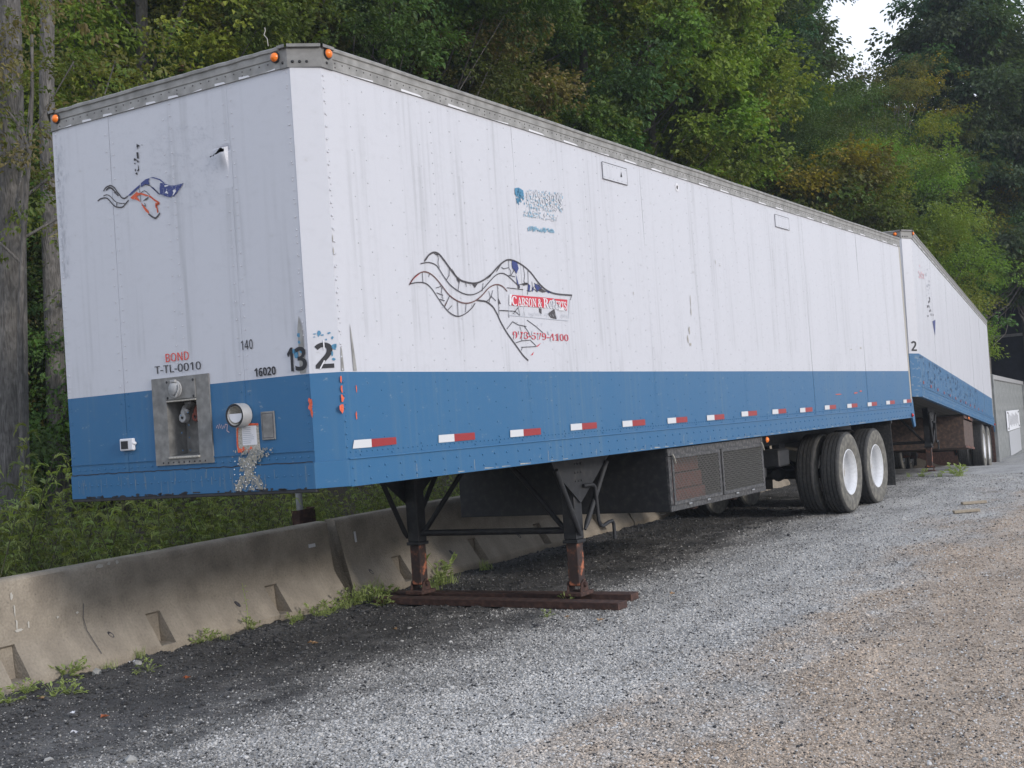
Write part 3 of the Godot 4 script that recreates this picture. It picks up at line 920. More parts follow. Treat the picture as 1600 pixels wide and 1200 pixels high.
		if q[4] == 0:
			s = Shape.new()
			poly_on(s, [Vector3(4.39, 2.545, 0.007), Vector3(4.43, 2.548, 0.007), Vector3(4.415, 2.60, 0.007)], Z)
			part(pp, "torn_mark", s.mesh(mat.print))
	return t

var flat_of := {}
func uvless(m: StandardMaterial3D) -> StandardMaterial3D:        # the same paint for parts without texture coordinates of their own
	if not flat_of.has(m):
		var k: StandardMaterial3D = m.duplicate()
		k.uv1_triplanar = true
		k.uv1_scale = Vector3(0.139, 0.45, 0.139)
		flat_of[m] = k
	return flat_of[m]

func top_rail(t: Node3D, called: String, a: Vector3, b: Vector3, nn: Vector3, groups: int) -> void:
	# an aluminium extrusion: riveted flange below, a groove, and the roof lip above
	var prof := [Vector2(-0.02, WHITE_TOP - 0.004), Vector2(0.008, WHITE_TOP - 0.002), Vector2(0.009, WHITE_TOP + 0.058), Vector2(0.004, WHITE_TOP + 0.062), Vector2(0.004, WHITE_TOP + 0.066), Vector2(0.010, WHITE_TOP + 0.070), Vector2(0.012, TALL - 0.03), Vector2(0.022, TALL - 0.024), Vector2(0.024, TALL - 0.006), Vector2(0.018, TALL), Vector2(-0.06, TALL)]
	var s := Shape.new()
	var cuts := 28
	for c in cuts:
		var p := a.lerp(b, float(c) / cuts); var q := a.lerp(b, float(c + 1) / cuts)
		var wp := n1.get_noise_2d(float(c) * 55.0, a.z * 9.0 + a.x) * 0.006; var wq := n1.get_noise_2d(float(c + 1) * 55.0, a.z * 9.0 + a.x) * 0.006
		if c == 0: wp = 0
		if c == cuts - 1: wq = 0
		for k in prof.size() - 1:
			var u: Vector2 = prof[k]; var w: Vector2 = prof[k + 1]
			var fu := 1.0 if k > 5 else 0.0; var fw := 1.0 if k + 1 > 5 else 0.0
			s.quad(p + nn * u.x + Vector3.UP * (u.y + wp * fu), q + nn * u.x + Vector3.UP * (u.y + wq * fu), q + nn * w.x + Vector3.UP * (w.y + wq * fw), p + nn * w.x + Vector3.UP * (w.y + wp * fw))
	var r := part(t, called, s.mesh(mat.rail))
	if groups < 2: return
	s = Shape.new()
	var n := int((b - a).length() / 0.075)
	for k in n:
		var p := a.lerp(b, (k + 0.5) / n)
		s.dome(p + nn * 0.0088 + Vector3.UP * (WHITE_TOP + 0.045), nn, 0.006, 0.004, 5)
		if k % 8 == 0: s.dome(p + nn * 0.0088 + Vector3.UP * (WHITE_TOP + 0.018), nn, 0.006, 0.004, 5)
	part(r, "rivets", s.mesh(mat.outline), Transform3D.IDENTITY, "stuff")
	s = Shape.new()
	for k in groups:                                            # the sealed laps below the flange
		var p := a.lerp(b, (k + 0.3) / groups); var q := a.lerp(b, (k + 0.75) / groups)
		poly_on(s, [p + nn * 0.0098 + Vector3.UP * (WHITE_TOP - 0.001), q + nn * 0.0098 + Vector3.UP * (WHITE_TOP - 0.001), q.lerp(p, 0.15) + nn * 0.0098 + Vector3.UP * (WHITE_TOP + 0.012), p + nn * 0.0098 + Vector3.UP * (WHITE_TOP + 0.016)] if k % 3 else [p + nn * 0.0098 + Vector3.UP * (WHITE_TOP - 0.001), q + nn * 0.0098 + Vector3.UP * (WHITE_TOP - 0.001), q + nn * 0.0098 + Vector3.UP * (WHITE_TOP + 0.009)], nn)
	part(r, "sealant", s.mesh(mat.paper), Transform3D.IDENTITY, "stuff")

func rivets(t: Node3D, wh: Material, bl: Material, step: float, seams: Array) -> void:
	var X := Vector3.RIGHT; var Z := Vector3.BACK
	var up := Shape.new(); var low := Shape.new()
	for k in 70:
		var x := CUT + 0.03 + k * step / 6.0 + (0.05 if k % 2 else 0.0)
		if x > LONG - 0.1: break
		var seam := k % 6 == 0
		var dy := 0.075 if seam and k < 7 else 0.11 if seam else 0.155
		var y := 0.30 + (0.05 if k % 2 else 0.0)
		while y < WHITE_TOP - 0.03:
			(up if y > PAINT_LINE else low).dome(Vector3(x + n1.get_noise_2d(k * 9.0, y * 50.0) * 0.004, y, -0.0015), Z, 0.0055, 0.0032, 6)
			y += dy
	var n := int(LONG / 0.17)
	for k in n:                                                # two rows on the bottom rail, one above it
		var x := CUT + 0.05 + k * 0.17
		if x > LONG - 0.08: break
		low.dome(Vector3(x, 0.115, 0.010), Z, 0.0105, 0.007, 6)
		low.dome(Vector3(x + 0.01, 0.035, 0.010), Z, 0.0105, 0.007, 6)
		for j in 3: low.dome(Vector3(x + 0.057 * j, 0.215, -0.001), Z, 0.006, 0.005, 5)
		if k % 2 == 0:
			low.dome(Vector3(x + 0.1, 0.195, -0.001), Z, 0.008, 0.005, 5)
			low.dome(Vector3(x + 0.1, 0.238, -0.001), Z, 0.008, 0.005, 5)
	for q in 5:                                                # the nose
		for e: float in [-0.035, 0.035]:
			var z: float = clampf(seams[q] + e, -(WIDE - CUT) + 0.03, -CUT - 0.03)
			var y := 0.30
			while y < WHITE_TOP - 0.03:
				(up if y > PAINT_LINE else low).dome(Vector3(-0.001, y, z), -X, 0.0052, 0.003, 6)
				y += 0.085 if e > 0 else 0.12
	for k in 34:
		var z := -CUT - 0.05 - k * 0.068
		if z < -WIDE + CUT + 0.03: break
		low.dome(Vector3(-0.011, 0.09, z), -X, 0.007, 0.005, 5)
		low.dome(Vector3(-0.002, 0.205, z), -X, 0.007, 0.005, 5)
	for k in 30:
		(up if 0.25 + k * 0.083 > PAINT_LINE else low).dome(Vector3(CUT + 0.018, 0.25 + k * 0.083, -0.001), Z, 0.009, 0.006, 6)
	part(t, "rivets", low.mesh(uvless(bl), up.mesh(uvless(wh))), Transform3D.IDENTITY, "stuff")

func bogie(t: Node3D, second: bool) -> void:
	var s: Shape
	for z: float in [-0.78, -WIDE + 0.78]:
		s = Shape.new()
		s.box(Vector3(11.0, -0.10, z), Vector3(6.0, 0.16, 0.05), Basis.IDENTITY, 0.004)
		s.box(Vector3(11.0, -0.18, z), Vector3(6.0, 0.02, 0.10))
		part(t, "frame_rail", s.mesh(mat.black))
	var xs := [10.86, 12.16] if not second else [11.3, 12.6]
	var wy := -0.635
	for k in 2:
		var x: float = xs[k]
		var y := wy if not second else -0.60
		s = Shape.new()
		s.tube([Vector3(x, y, -0.2), Vector3(x, y, -WIDE + 0.2)], [0.065], 12)
		part(t, "axle", s.mesh(mat.black))
		for w in [[-0.155, 1.0, true], [-0.49, -1.0, false], [-WIDE + 0.155, -1.0, true], [-WIDE + 0.49, 1.0, false]]:
			wheel(t, Vector3(x, y, w[0]), w[1], w[2], rng.randf_range(0, TAU))
		for z: float in [-0.78, -WIDE + 0.78]:
			s = Shape.new()
			for j in 5:
				var l := 0.52 - j * 0.07
				s.tube([Vector3(x - l, y + 0.26 - j * 0.02, z), Vector3(x, y + 0.14 - j * 0.02, z), Vector3(x + l, y + 0.26 - j * 0.02, z)], [0.018], 5)
			part(t, "leaf_spring", s.mesh(mat.black))
			s = Shape.new()
			s.prism(PackedVector2Array([Vector2(-0.13, 0), Vector2(0.13, 0), Vector2(0.07, -0.26), Vector2(-0.07, -0.26)]), Transform3D(Basis.IDENTITY, Vector3(x - 0.65, -0.18, z - 0.05)), 0.1)
			part(t, "spring_hanger", s.mesh(mat.black))
		for z: float in [-0.66, -WIDE + 0.66]:
			s = Shape.new()
			s.lathe([Vector2(0.0, 0.13), Vector2(0.19, 0.12), Vector2(0.21, 0.08), Vector2(0.21, -0.08), Vector2(0.0, -0.09)], Transform3D(Basis.IDENTITY, Vector3(x, y, z)), 20)
			part(t, "brake_drum", s.mesh(mat.leg))
		s = Shape.new()
		s.lathe([Vector2(0, 0.13), Vector2(0.06, 0.13), Vector2(0.085, 0.08), Vector2(0.085, 0.0), Vector2(0.095, -0.02), Vector2(0.085, -0.04), Vector2(0.07, -0.10), Vector2(0, -0.11)], Transform3D(Basis(Vector3.UP, PI / 2), Vector3(x - 0.26, y + 0.02, -0.95)), 16)
		part(t, "brake_chamber", s.mesh(mat.black))
	if not second:                                            # dark junk and the spare carrier hang ahead of the bogie
		s = Shape.new()
		s.box(Vector3(9.25, -0.33, -0.62), Vector3(0.5, 0.22, 0.5), Basis(Vector3.UP, 0.1), 0.02)
		s.box(Vector3(9.7, -0.45, -0.95), Vector3(0.3, 0.34, 0.3), Basis(Vector3.UP, 0.3), 0.03)
		part(t, "air_tank_bracket", s.mesh(mat.black))
		s = Shape.new()
		s.lathe([Vector2(0, 0.42), Vector2(0.10, 0.40), Vector2(0.14, 0.34), Vector2(0.14, -0.34), Vector2(0.10, -0.40), Vector2(0, -0.42)], Transform3D(Basis.IDENTITY, Vector3(8.6, -0.33, -1.3)), 18)
		part(t, "air_tank", s.mesh(mat.black))
		for k in 2:
			s = Shape.new()
			s.box(Vector3(5.9 + 1.1 * k, -0.65, -0.6), Vector3(0.12, 0.04, 0.9), Basis.IDENTITY, 0.004)
			part(t, "box_hanger", s.mesh(mat.rust))
	for z: float in [-0.33, -WIDE + 0.33]:
		s = Shape.new()
		var x0: float = xs[1] + 0.86
		for k in 6:
			var f0 := k / 6.0; var f1 := (k + 1) / 6.0
			var p0 := Vector3(x0 + 0.05 * sin(f0 * 2.2), -0.04 - f0 * 0.94, z); var p1 := Vector3(x0 + 0.05 * sin(f1 * 2.2), -0.04 - f1 * 0.94, z)
			s.box((p0 + p1) * 0.5, Vector3(0.012, (p1 - p0).length() + 0.002, 0.60), Basis(Vector3.BACK, atan2(p1.x - p0.x, p0.y - p1.y)))
		part(t, "mud_flap", s.mesh(mat.rubber))
		s = Shape.new()
		s.box(Vector3(x0, -0.03, z), Vector3(0.05, 0.05, 0.64), Basis.IDENTITY, 0.004)
		part(t, "flap_bracket", s.mesh(mat.black))

const SIDE_CURVES := [
	[0.013, [175, 550, 200, 515, 232, 497, 265, 508, 300, 550, 340, 605, 385, 660, 430, 682, 490, 690, 540, 672, 590, 635, 630, 590, 670, 555, 700, 543, 740, 552, 790, 580, 840, 625, 890, 690, 940, 735, 1000, 757, 1095, 765]],
	[0.008, [150, 568, 200, 560, 250, 580, 290, 640, 330, 695, 380, 735, 430, 758, 480, 760, 530, 735, 580, 680, 620, 640, 655, 627, 690, 640, 730, 675, 770, 715]],
	[0.008, [80, 695, 130, 685, 180, 690, 220, 725, 260, 785, 300, 840, 340, 880, 385, 897, 430, 880, 470, 845, 490, 815]],
	[0.012, [500, 795, 530, 800, 560, 805, 600, 835, 630, 885, 650, 930, 690, 1000, 740, 1070, 790, 1140, 822, 1172]]]

# ---------------------------------------------------------------- what is fixed to and printed on the first trailer's nose
func nose_details(t: Node3D) -> void:
	var X := Vector3.RIGHT; var Y := Vector3.UP; var Z := Vector3.BACK; var F := Vector3.LEFT
	var s: Shape
	# the grey plate round the hose recess
	var h := holder(t, "hose_box")
	s = Shape.new()
	var y0 := 0.205; var y1 := 0.807; var z0 := -1.562; var z1 := -1.016
	var a0 := -1.425; var a1 := -1.140; var b0 := 0.262; var b1 := 0.637
	for q in [[z0, a0, y0, y1], [a1, z1, y0, y1], [a0, a1, y0, b0], [a0, a1, b1, y1]]:
		s.box(Vector3(-0.004, (q[2] + q[3]) * 0.5, (q[0] + q[1]) * 0.5), Vector3(0.012, q[3] - q[2], q[1] - q[0]))
	part(h, "face_plate", s.mesh(mat.plate))
	s = Shape.new()                                            # the recess itself, open to the front
	var dp := 0.16
	s.quad(Vector3(dp, b0 + 0.02, a0), Vector3(dp, b0 + 0.02, a1), Vector3(dp, b1, a1), Vector3(dp, b1, a0))
	s.quad(Vector3(0, b0, a0), Vector3(dp, b0 + 0.02, a0), Vector3(dp, b1, a0), Vector3(0, b1, a0))
	s.quad(Vector3(dp, b0 + 0.02, a1), Vector3(0, b0, a1), Vector3(0, b1, a1), Vector3(dp, b1, a1))
	s.quad(Vector3(0, b0, a0), Vector3(0, b0, a1), Vector3(dp, b0 + 0.02, a1), Vector3(dp, b0 + 0.02, a0))
	s.quad(Vector3(dp, b1, a0), Vector3(dp, b1, a1), Vector3(0, b1, a1), Vector3(0, b1, a0))
	part(h, "recess", s.mesh(mat.plate))
	s = Shape.new()
	s.box(Vector3(-0.012, b0 - 0.008, (a0 + a1) * 0.5), Vector3(0.02, 0.016, a1 - a0 + 0.01), Basis.IDENTITY, 0.004)
	s.box(Vector3(-0.012, b1 + 0.004, (a0 + a1) * 0.5), Vector3(0.014, 0.010, a1 - a0), Basis.IDENTITY, 0.003)
	part(h, "rim_bead", s.mesh(mat.bare))
	s = Shape.new()
	s.box(Vector3(-0.013, 0.720, -1.283), Vector3(0.008, 0.135, 0.29), Basis.IDENTITY, 0.002)
	var pl := part(h, "socket_plate", s.mesh(mat.plate))
	s = Shape.new()
	for q in [[-1.405, 0.775], [-1.155, 0.775], [-1.405, 0.665], [-1.155, 0.665]]: s.dome(Vector3(-0.017, q[1], q[0]), F, 0.010, 0.006)
	part(pl, "bolts", s.mesh(mat.black), Transform3D.IDENTITY, "stuff")
	s = Shape.new()
	for k in 9: s.dome(Vector3(-0.010, 0.222, -1.49 + k * 0.05), F, 0.0075, 0.004)
	part(pl, "screws", s.mesh(mat.black), Transform3D.IDENTITY, "stuff")
	# a round seven-pin socket with its sprung lid
	var face := Transform3D(Basis(Z, Y, F), Vector3(-0.017, 0.722, -1.325))
	s = Shape.new()
	s.lathe([Vector2(0, 0.030), Vector2(0.036, 0.030), Vector2(0.042, 0.024), Vector2(0.046, 0.012), Vector2(0.060, 0.008), Vector2(0.062, 0.0)], face, 20)
	s.box(face * Vector3(0.0, 0.055, 0.016), Vector3(0.02, 0.02, 0.05), Basis.IDENTITY, 0.003)
	s.tube([face * Vector3(0.05, 0.03, 0.02), face * Vector3(0.065, -0.005, 0.03), face * Vector3(0.03, -0.055, 0.03)], [0.006], 6)
	part(h, "electric_socket", s.mesh(mat.galv))
	# two air couplings (gladhands), one grey, one red
	for k in 2:
		var cz := -1.352 + k * 0.125
		var g := Shape.new()
		var o := Vector3(0.10, 0.56, cz)
		g.tube([o + Vector3(0.05, 0.055, 0), o + Vector3(0.03, 0.05, 0), o + Vector3(-0.01, 0.03, 0.0), o + Vector3(-0.03, 0.0, 0.008), o + Vector3(-0.035, -0.03, 0.012)], [0.022, 0.022, 0.024, 0.026, 0.018], 10)
		g.lathe([Vector2(0.012, 0.02), Vector2(0.02, 0.024), Vector2(0.032, 0.02), Vector2(0.036, 0.005), Vector2(0.034, -0.02)], Transform3D(Basis(Z, Y, F), o + Vector3(-0.03, -0.035, 0.006)), 16)
		g.box(o + Vector3(-0.03, 0.012, 0.035), Vector3(0.02, 0.024, 0.04), Basis(X, 0.5), 0.004)
		var gh := part(h, "air_coupling", g.mesh(mat.galv if k == 0 else mat.red_board))
		g = Shape.new()
		g.lathe([Vector2(0, 0.012), Vector2(0.02, 0.014), Vector2(0.024, 0.006)], Transform3D(Basis(Z, Y, F), o + Vector3(-0.034, -0.035, 0.006)), 14)
		part(gh, "seal_ring", g.mesh(mat.dark))
		g = Shape.new()
		g.box(o + Vector3(0.035, 0.066, 0), Vector3(0.05, 0.022, 0.06), Basis.IDENTITY, 0.004)
		part(gh, "bracket", g.mesh(mat.galv))
	s = Shape.new()
	for q in [[0.395, -1.243], [0.40, -1.165]]: s.lathe([Vector2(0, 0.001), Vector2(0.016, 0.001), Vector2(0.016, 0.0)], Transform3D(Basis(Z, Y * 1.4, F), Vector3(dp - 0.002, q[0], q[1])), 14)
	part(h, "hole_plug", s.mesh(mat.paper))
	# the round document lamp
	var lamp := holder(t, "round_lamp", Transform3D(Basis(Z, Y, F), Vector3(-0.002, 0.505, -0.728)))
	s = Shape.new()
	s.lathe([Vector2(0.080, 0.0), Vector2(0.080, 0.075), Vector2(0.076, 0.082), Vector2(0.066, 0.082), Vector2(0.062, 0.074)], Transform3D.IDENTITY, 28)
	part(lamp, "housing", s.mesh(mat.galv))
	s = Shape.new()
	s.lathe([Vector2(0.078, 0.0835), Vector2(0.066, 0.0838), Vector2(0.063, 0.074)], Transform3D.IDENTITY, 28)
	part(lamp, "gasket", s.mesh(mat.dark))
	s = Shape.new()
	s.lathe([Vector2(0.062, 0.072), Vector2(0.04, 0.040), Vector2(0.02, 0.022), Vector2(0.0, 0.016)], Transform3D.IDENTITY, 24)
	part(lamp, "reflector", s.mesh(mat.bare))
	s = Shape.new()
	var half := PackedVector2Array()
	for k in 13: half.append(Vector2(cos(PI + PI * k / 12.0) * 0.060, sin(PI + PI * k / 12.0) * 0.060 + 0.012))
	s.prism(half, Transform3D(Basis.IDENTITY, Vector3(0, 0, 0.070)), 0.003)
	part(lamp, "broken_lens", s.mesh(mat.paper))
	# a registration holder, an info card with a smear of orange, and a small white box
	s = Shape.new()
	s.box(Vector3(-0.004, 0.424, -0.512), Vector3(0.010, 0.185, 0.115), Basis.IDENTITY, 0.002)
	var rh := part(t, "document_holder", s.mesh(mat.plate))
	s = Shape.new()
	s.strip([Vector3(-0.0095, 0.345, -0.558), Vector3(-0.0095, 0.345, -0.466), Vector3(-0.0095, 0.503, -0.466), Vector3(-0.0095, 0.503, -0.558), Vector3(-0.0095, 0.345, -0.558)], 0.004, F)
	part(rh, "frame_line", s.mesh(mat.outline))
	s = Shape.new()
	s.box(Vector3(-0.002, 0.352, -0.70), Vector3(0.006, 0.17, 0.20))
	part(t, "primer_patch", s.mesh(mat.bare))
	s = Shape.new()
	s.box(Vector3(-0.004, 0.368, -0.682), Vector3(0.005, 0.125, 0.125))
	var card := part(t, "info_card", s.mesh(mat.paper))
	s = Shape.new()
	for k in 9:
		var e := rng.randf_range(0.06, 0.105)
		s.strip([Vector3(-0.0072, 0.42 - k * 0.0125, -0.738), Vector3(-0.0072, 0.42 - k * 0.0125, -0.738 + e)], 0.005, F)
	part(card, "print_lines", s.mesh(mat.faint))
	s = Shape.new()
	s.strip(smooth_line([Vector3(-0.006, 0.437, -0.60), Vector3(-0.006, 0.442, -0.70), Vector3(-0.006, 0.43, -0.775), Vector3(-0.006, 0.36, -0.79), Vector3(-0.006, 0.285, -0.785), Vector3(-0.006, 0.275, -0.72)]), 0.014, F)
	for k in 6: ragged(s, Vector3(-0.0062, 0.275 + rng.randf_range(-0.01, 0.012), -0.785 + k * 0.022), 0.014, 0.016, F, 7)
	part(t, "orange_smear", s.mesh(mat.primer))
	s = Shape.new()
	s.box(Vector3(-0.012, 0.368, -1.835), Vector3(0.028, 0.085, 0.135), Basis.IDENTITY, 0.006)
	var wb := part(t, "tracker_box", s.mesh(mat.paper))
	s = Shape.new()
	s.box(Vector3(-0.0275, 0.366, -1.85), Vector3(0.004, 0.056, 0.07), Basis.IDENTITY, 0.002)
	part(wb, "window", s.mesh(mat.dark))
	s = Shape.new()
	s.dome(Vector3(-0.012, 0.375, -1.767), Z, 0.014, 0.02, 8)
	part(wb, "knob", s.mesh(mat.paper))
	# scraped metal below the card: worn through to primer and bare metal, in flecks
	var worn := [Shape.new(), Shape.new(), Shape.new()]
	for k in 900:
		var f := rng.randf()
		var spread := 0.03 + 0.17 * absf(f - 0.42)
		var z := -0.70 + rng.randfn(0, 0.55) * spread + (0.06 if f > 0.8 else 0.0)
		if f < 0.35 and rng.randf() < 0.75: z = -0.70 + (0.085 if rng.randf() < 0.5 else -0.09) * (1.2 - f * 2.0) + rng.randfn(0, 0.02)
		ragged(worn[k % 3], Vector3(-0.0128 - 0.00001 * (k % 90), 0.012 + f * 0.265, z), rng.randf_range(0.003, 0.011), rng.randf_range(0.003, 0.014), F, 6)
	for k in 3: part(t, "scraped_metal", worn[k].mesh([mat.bare, plain(Color(0.17, 0.185, 0.19), 0.6), plain(Color(0.23, 0.22, 0.18), 0.55)][k]), Transform3D.IDENTITY, "stuff")
	s = Shape.new()
	for k in 26: s.dome(Vector3(-0.0145, 0.03 + (k % 5) * 0.042 + rng.randfn(0, 0.006), -0.82 + int(k / 5.0) * 0.045 + rng.randfn(0, 0.008)), F, 0.0055, 0.004)
	part(t, "bright_rivets", s.mesh(mat.chrome), Transform3D.IDENTITY, "stuff")
	# pale runs down the bottom rail, a painted shadow line for the ledge above it, grime along the lip
	s = Shape.new()
	for k in 46:
		var z := -0.2 - pow(rng.randf(), 0.8) * 2.2
		var y := rng.randf_range(0.09, 0.165)
		s.strip([Vector3(-0.0108, y, z), Vector3(-0.0108, y - rng.randf_range(0.02, 0.11), z + rng.randf_range(-0.004, 0.004))], rng.randf_range(0.004, 0.016), F, true)
	part(t, "pale_runs", s.mesh(plain(Color(0.12, 0.175, 0.23), 0.6)), Transform3D.IDENTITY, "stuff")
	s = Shape.new()
	var jag := []
	for k in 60: jag.append(Vector3(-0.0125, 0.171 + rng.randfn(0, 0.0022), -WIDE + CUT + 0.01 + k * (WIDE - 2 * CUT - 0.02) / 59.0))
	s.strip(jag, 0.006, F)
	part(t, "sealant_shadow_line", s.mesh(mat.print))  # shadow of the rail's top ledge, painted on as a dark strip
	s = Shape.new()
	for k in 40: ragged(s, Vector3(-0.0112, rng.randf_range(0.0, 0.012), -0.2 - rng.randf() * 2.2), rng.randf_range(0.01, 0.05), rng.randf_range(0.004, 0.014), F, 8)
	part(t, "lip_grime", s.mesh(mat.print), Transform3D.IDENTITY, "stuff")
	s = Shape.new()
	for k in 5: s.strip([Vector3(-0.0035, 0.425 + rng.randf() * 0.02, -0.975 + k * 0.018), Vector3(-0.0035, 0.44 + rng.randf() * 0.02, -0.965 + k * 0.018)], 0.005, F)
	s.strip([Vector3(-0.0035, 0.455, -0.895), Vector3(-0.0035, 0.452, -0.875), Vector3(-0.0035, 0.41, -0.882), Vector3(-0.0035, 0.40, -0.862)], 0.006, F)
	part(t, "chalk_marks", s.mesh(plain(Color(0.5, 0.38, 0.42), 0.7)), Transform3D.IDENTITY, "stuff")
	s = Shape.new()
	var wp := on_front(419, 72, 0.0)
	s.tube([wp, wp + Vector3(0, 0.05, -0.005), wp + Vector3(0, 0.08, -0.03), wp + Vector3(0.01, 0.11, -0.025), wp + Vector3(0.01, 0.13, -0.028)], [0.003], 5)
	part(t, "loose_wire", s.mesh(mat.bare))
	# --- lettering
	nose_text(t, "BOND", 259, 566, 295, 562, 551, mat.bond_red, "Droid Sans", 400)
	nose_text(t, "T-TL-0010", 242, 585, 314, 579, 566, mat.print, "Droid Sans", 400)
	nose_text(t, "140", 377, 547, 395, 545, 531, mat.print, "Droid Sans Mono", 700)
	nose_text(t, "16020", 398, 589, 431, 586, 574, mat.print, "Droid Sans", 700)
	nose_text(t, "1", 450, 581, 459, 580, 543, mat.print, "Droid Sans", 700)
	nose_text(t, "3", 462, 580, 480, 579, 542, mat.print, "Droid Sans", 700)
	var two_at := Vector3(0.030, 0.762, -CUT + 0.030) + Vector3(-1, 0, 1).normalized() * 0.003
	text_on(t, "lettering", "2", two_at, Vector3(1, 0, 1).normalized() * 0.118, Y * 0.165, mat.print, "Droid Sans", 700)
	s = Shape.new()                                            # the bridges of the stencil
	for q in [[two_at + Vector3(1, 0, 1).normalized() * 0.06 + Y * 0.12, Y * 0.06, 0.008], [two_at + Vector3(1, 0, 1).normalized() * 0.028 + Y * -0.002, Vector3(1, 0, 1).normalized() * 0.03 + Y * 0.05, 0.008]]:
		s.strip([q[0] + Vector3(-1, 0, 1).normalized() * 0.003, q[0] + q[1] + Vector3(-1, 0, 1).normalized() * 0.003], q[2], Vector3(-1, 0, 1).normalized())
	part(t, "stencil_bridges", s.mesh(mat.paper))
	# scraps of older blue lettering over and round the number
	s = Shape.new()
	var dn := Vector3(-1, 0, 1).normalized(); var du := Vector3(1, 0, 1).normalized()
	var cor := Vector3(0, 0, -CUT) + dn * 0.0035
	for q in [[0.075, 0.985, 0.014, 0.02], [0.098, 0.975, 0.012, 0.006], [0.14, 0.985, 0.012, 0.008], [0.16, 0.955, 0.008, 0.014], [0.165, 0.895, 0.018, 0.024], [0.152, 0.855, 0.008, 0.02], [0.178, 0.90, 0.008, 0.02], [0.16, 0.815, 0.012, 0.012], [0.12, 0.945, 0.006, 0.008], [0.045, 0.965, 0.008, 0.004], [0.05, 0.985, 0.012, 0.004]]:
		ragged(s, cor + du * (q[0] as float) + Y * (q[1] as float), q[2], q[3], dn, 7)
	for q in [[-0.205, 0.985, 0.014, 0.02], [-0.205, 0.94, 0.012, 0.012], [-0.25, 0.885, 0.03, 0.018], [-0.235, 0.865, 0.02, 0.03], [-0.195, 0.88, 0.016, 0.012]]:
		ragged(s, Vector3(-0.0042, q[1], q[0]), q[2], q[3], F, 8)
	part(t, "old_blue_lettering", s.mesh(mat.teal))
	# bare streaks where the corner has been rubbed
	s = Shape.new()
	s.tint = Color.WHITE
	poly_on(s, [Vector3(-0.0038, 0.74, -0.215), Vector3(-0.0038, 0.74, -0.165), Vector3(-0.0038, 1.02, -0.172), Vector3(-0.0038, 1.11, -0.195), Vector3(-0.0038, 1.03, -0.212)], F)
	poly_on(s, [Vector3(0.145, 0.74, 0.0035), Vector3(0.175, 0.74, 0.0035), Vector3(0.165, 0.88, 0.0035), Vector3(0.155, 0.90, 0.0035)], Z)
	poly_on(s, [Vector3(0.27, 0.74, 0.0035), Vector3(0.305, 0.74, 0.0035), Vector3(0.275, 0.98, 0.0035), Vector3(0.262, 1.05, 0.0035), Vector3(0.262, 0.97, 0.0035)], Z)
	part(t, "rubbed_streaks", s.mesh(mat.rail))
	s = Shape.new()                                            # orange primer showing through the blue
	for q in [[485, 628, 0.018, 0.03], [487, 645, 0.014, 0.03], [484, 637, 0.022, 0.02]]:
		ragged(s, on_front(q[0], q[1], 0.0036 + q[2] * 0.01), q[2], q[3], F, 9)
	for q in [[534, 607, 0.012, 0.03], [535, 622, 0.02, 0.025], [534, 637, 0.022, 0.035], [533, 592, 0.01, 0.03], [557, 607, 0.006, 0.03], [557, 650, 0.009, 0.03]]:
		ragged(s, on_side(q[0], q[1], 0.0036 + q[2] * 0.01), q[2], q[3], Z, 9)
	part(t, "primer_spots", s.mesh(mat.primer))
	swoosh_on_nose(t)
	torn_skin(t)

func nose_text(t: Node3D, s: String, u0: float, w0: float, u1: float, w1: float, wtop: float, m: Material, face: String, weight: int) -> void:
	var a := on_front(u0, w0, 0.004); var b := on_front(u1, w1, 0.004); var c := on_front(u0, wtop, 0.004)
	text_on(t, "lettering", s, a, Vector3(0, 0, b.z - a.z), Vector3(0, on_front((u0 + u1) * 0.5, wtop, 0.004).y - (a.y + b.y) * 0.5, 0) if u1 - u0 < 40 else Vector3(0, c.y - a.y - 0.03, 0), m, face, weight)

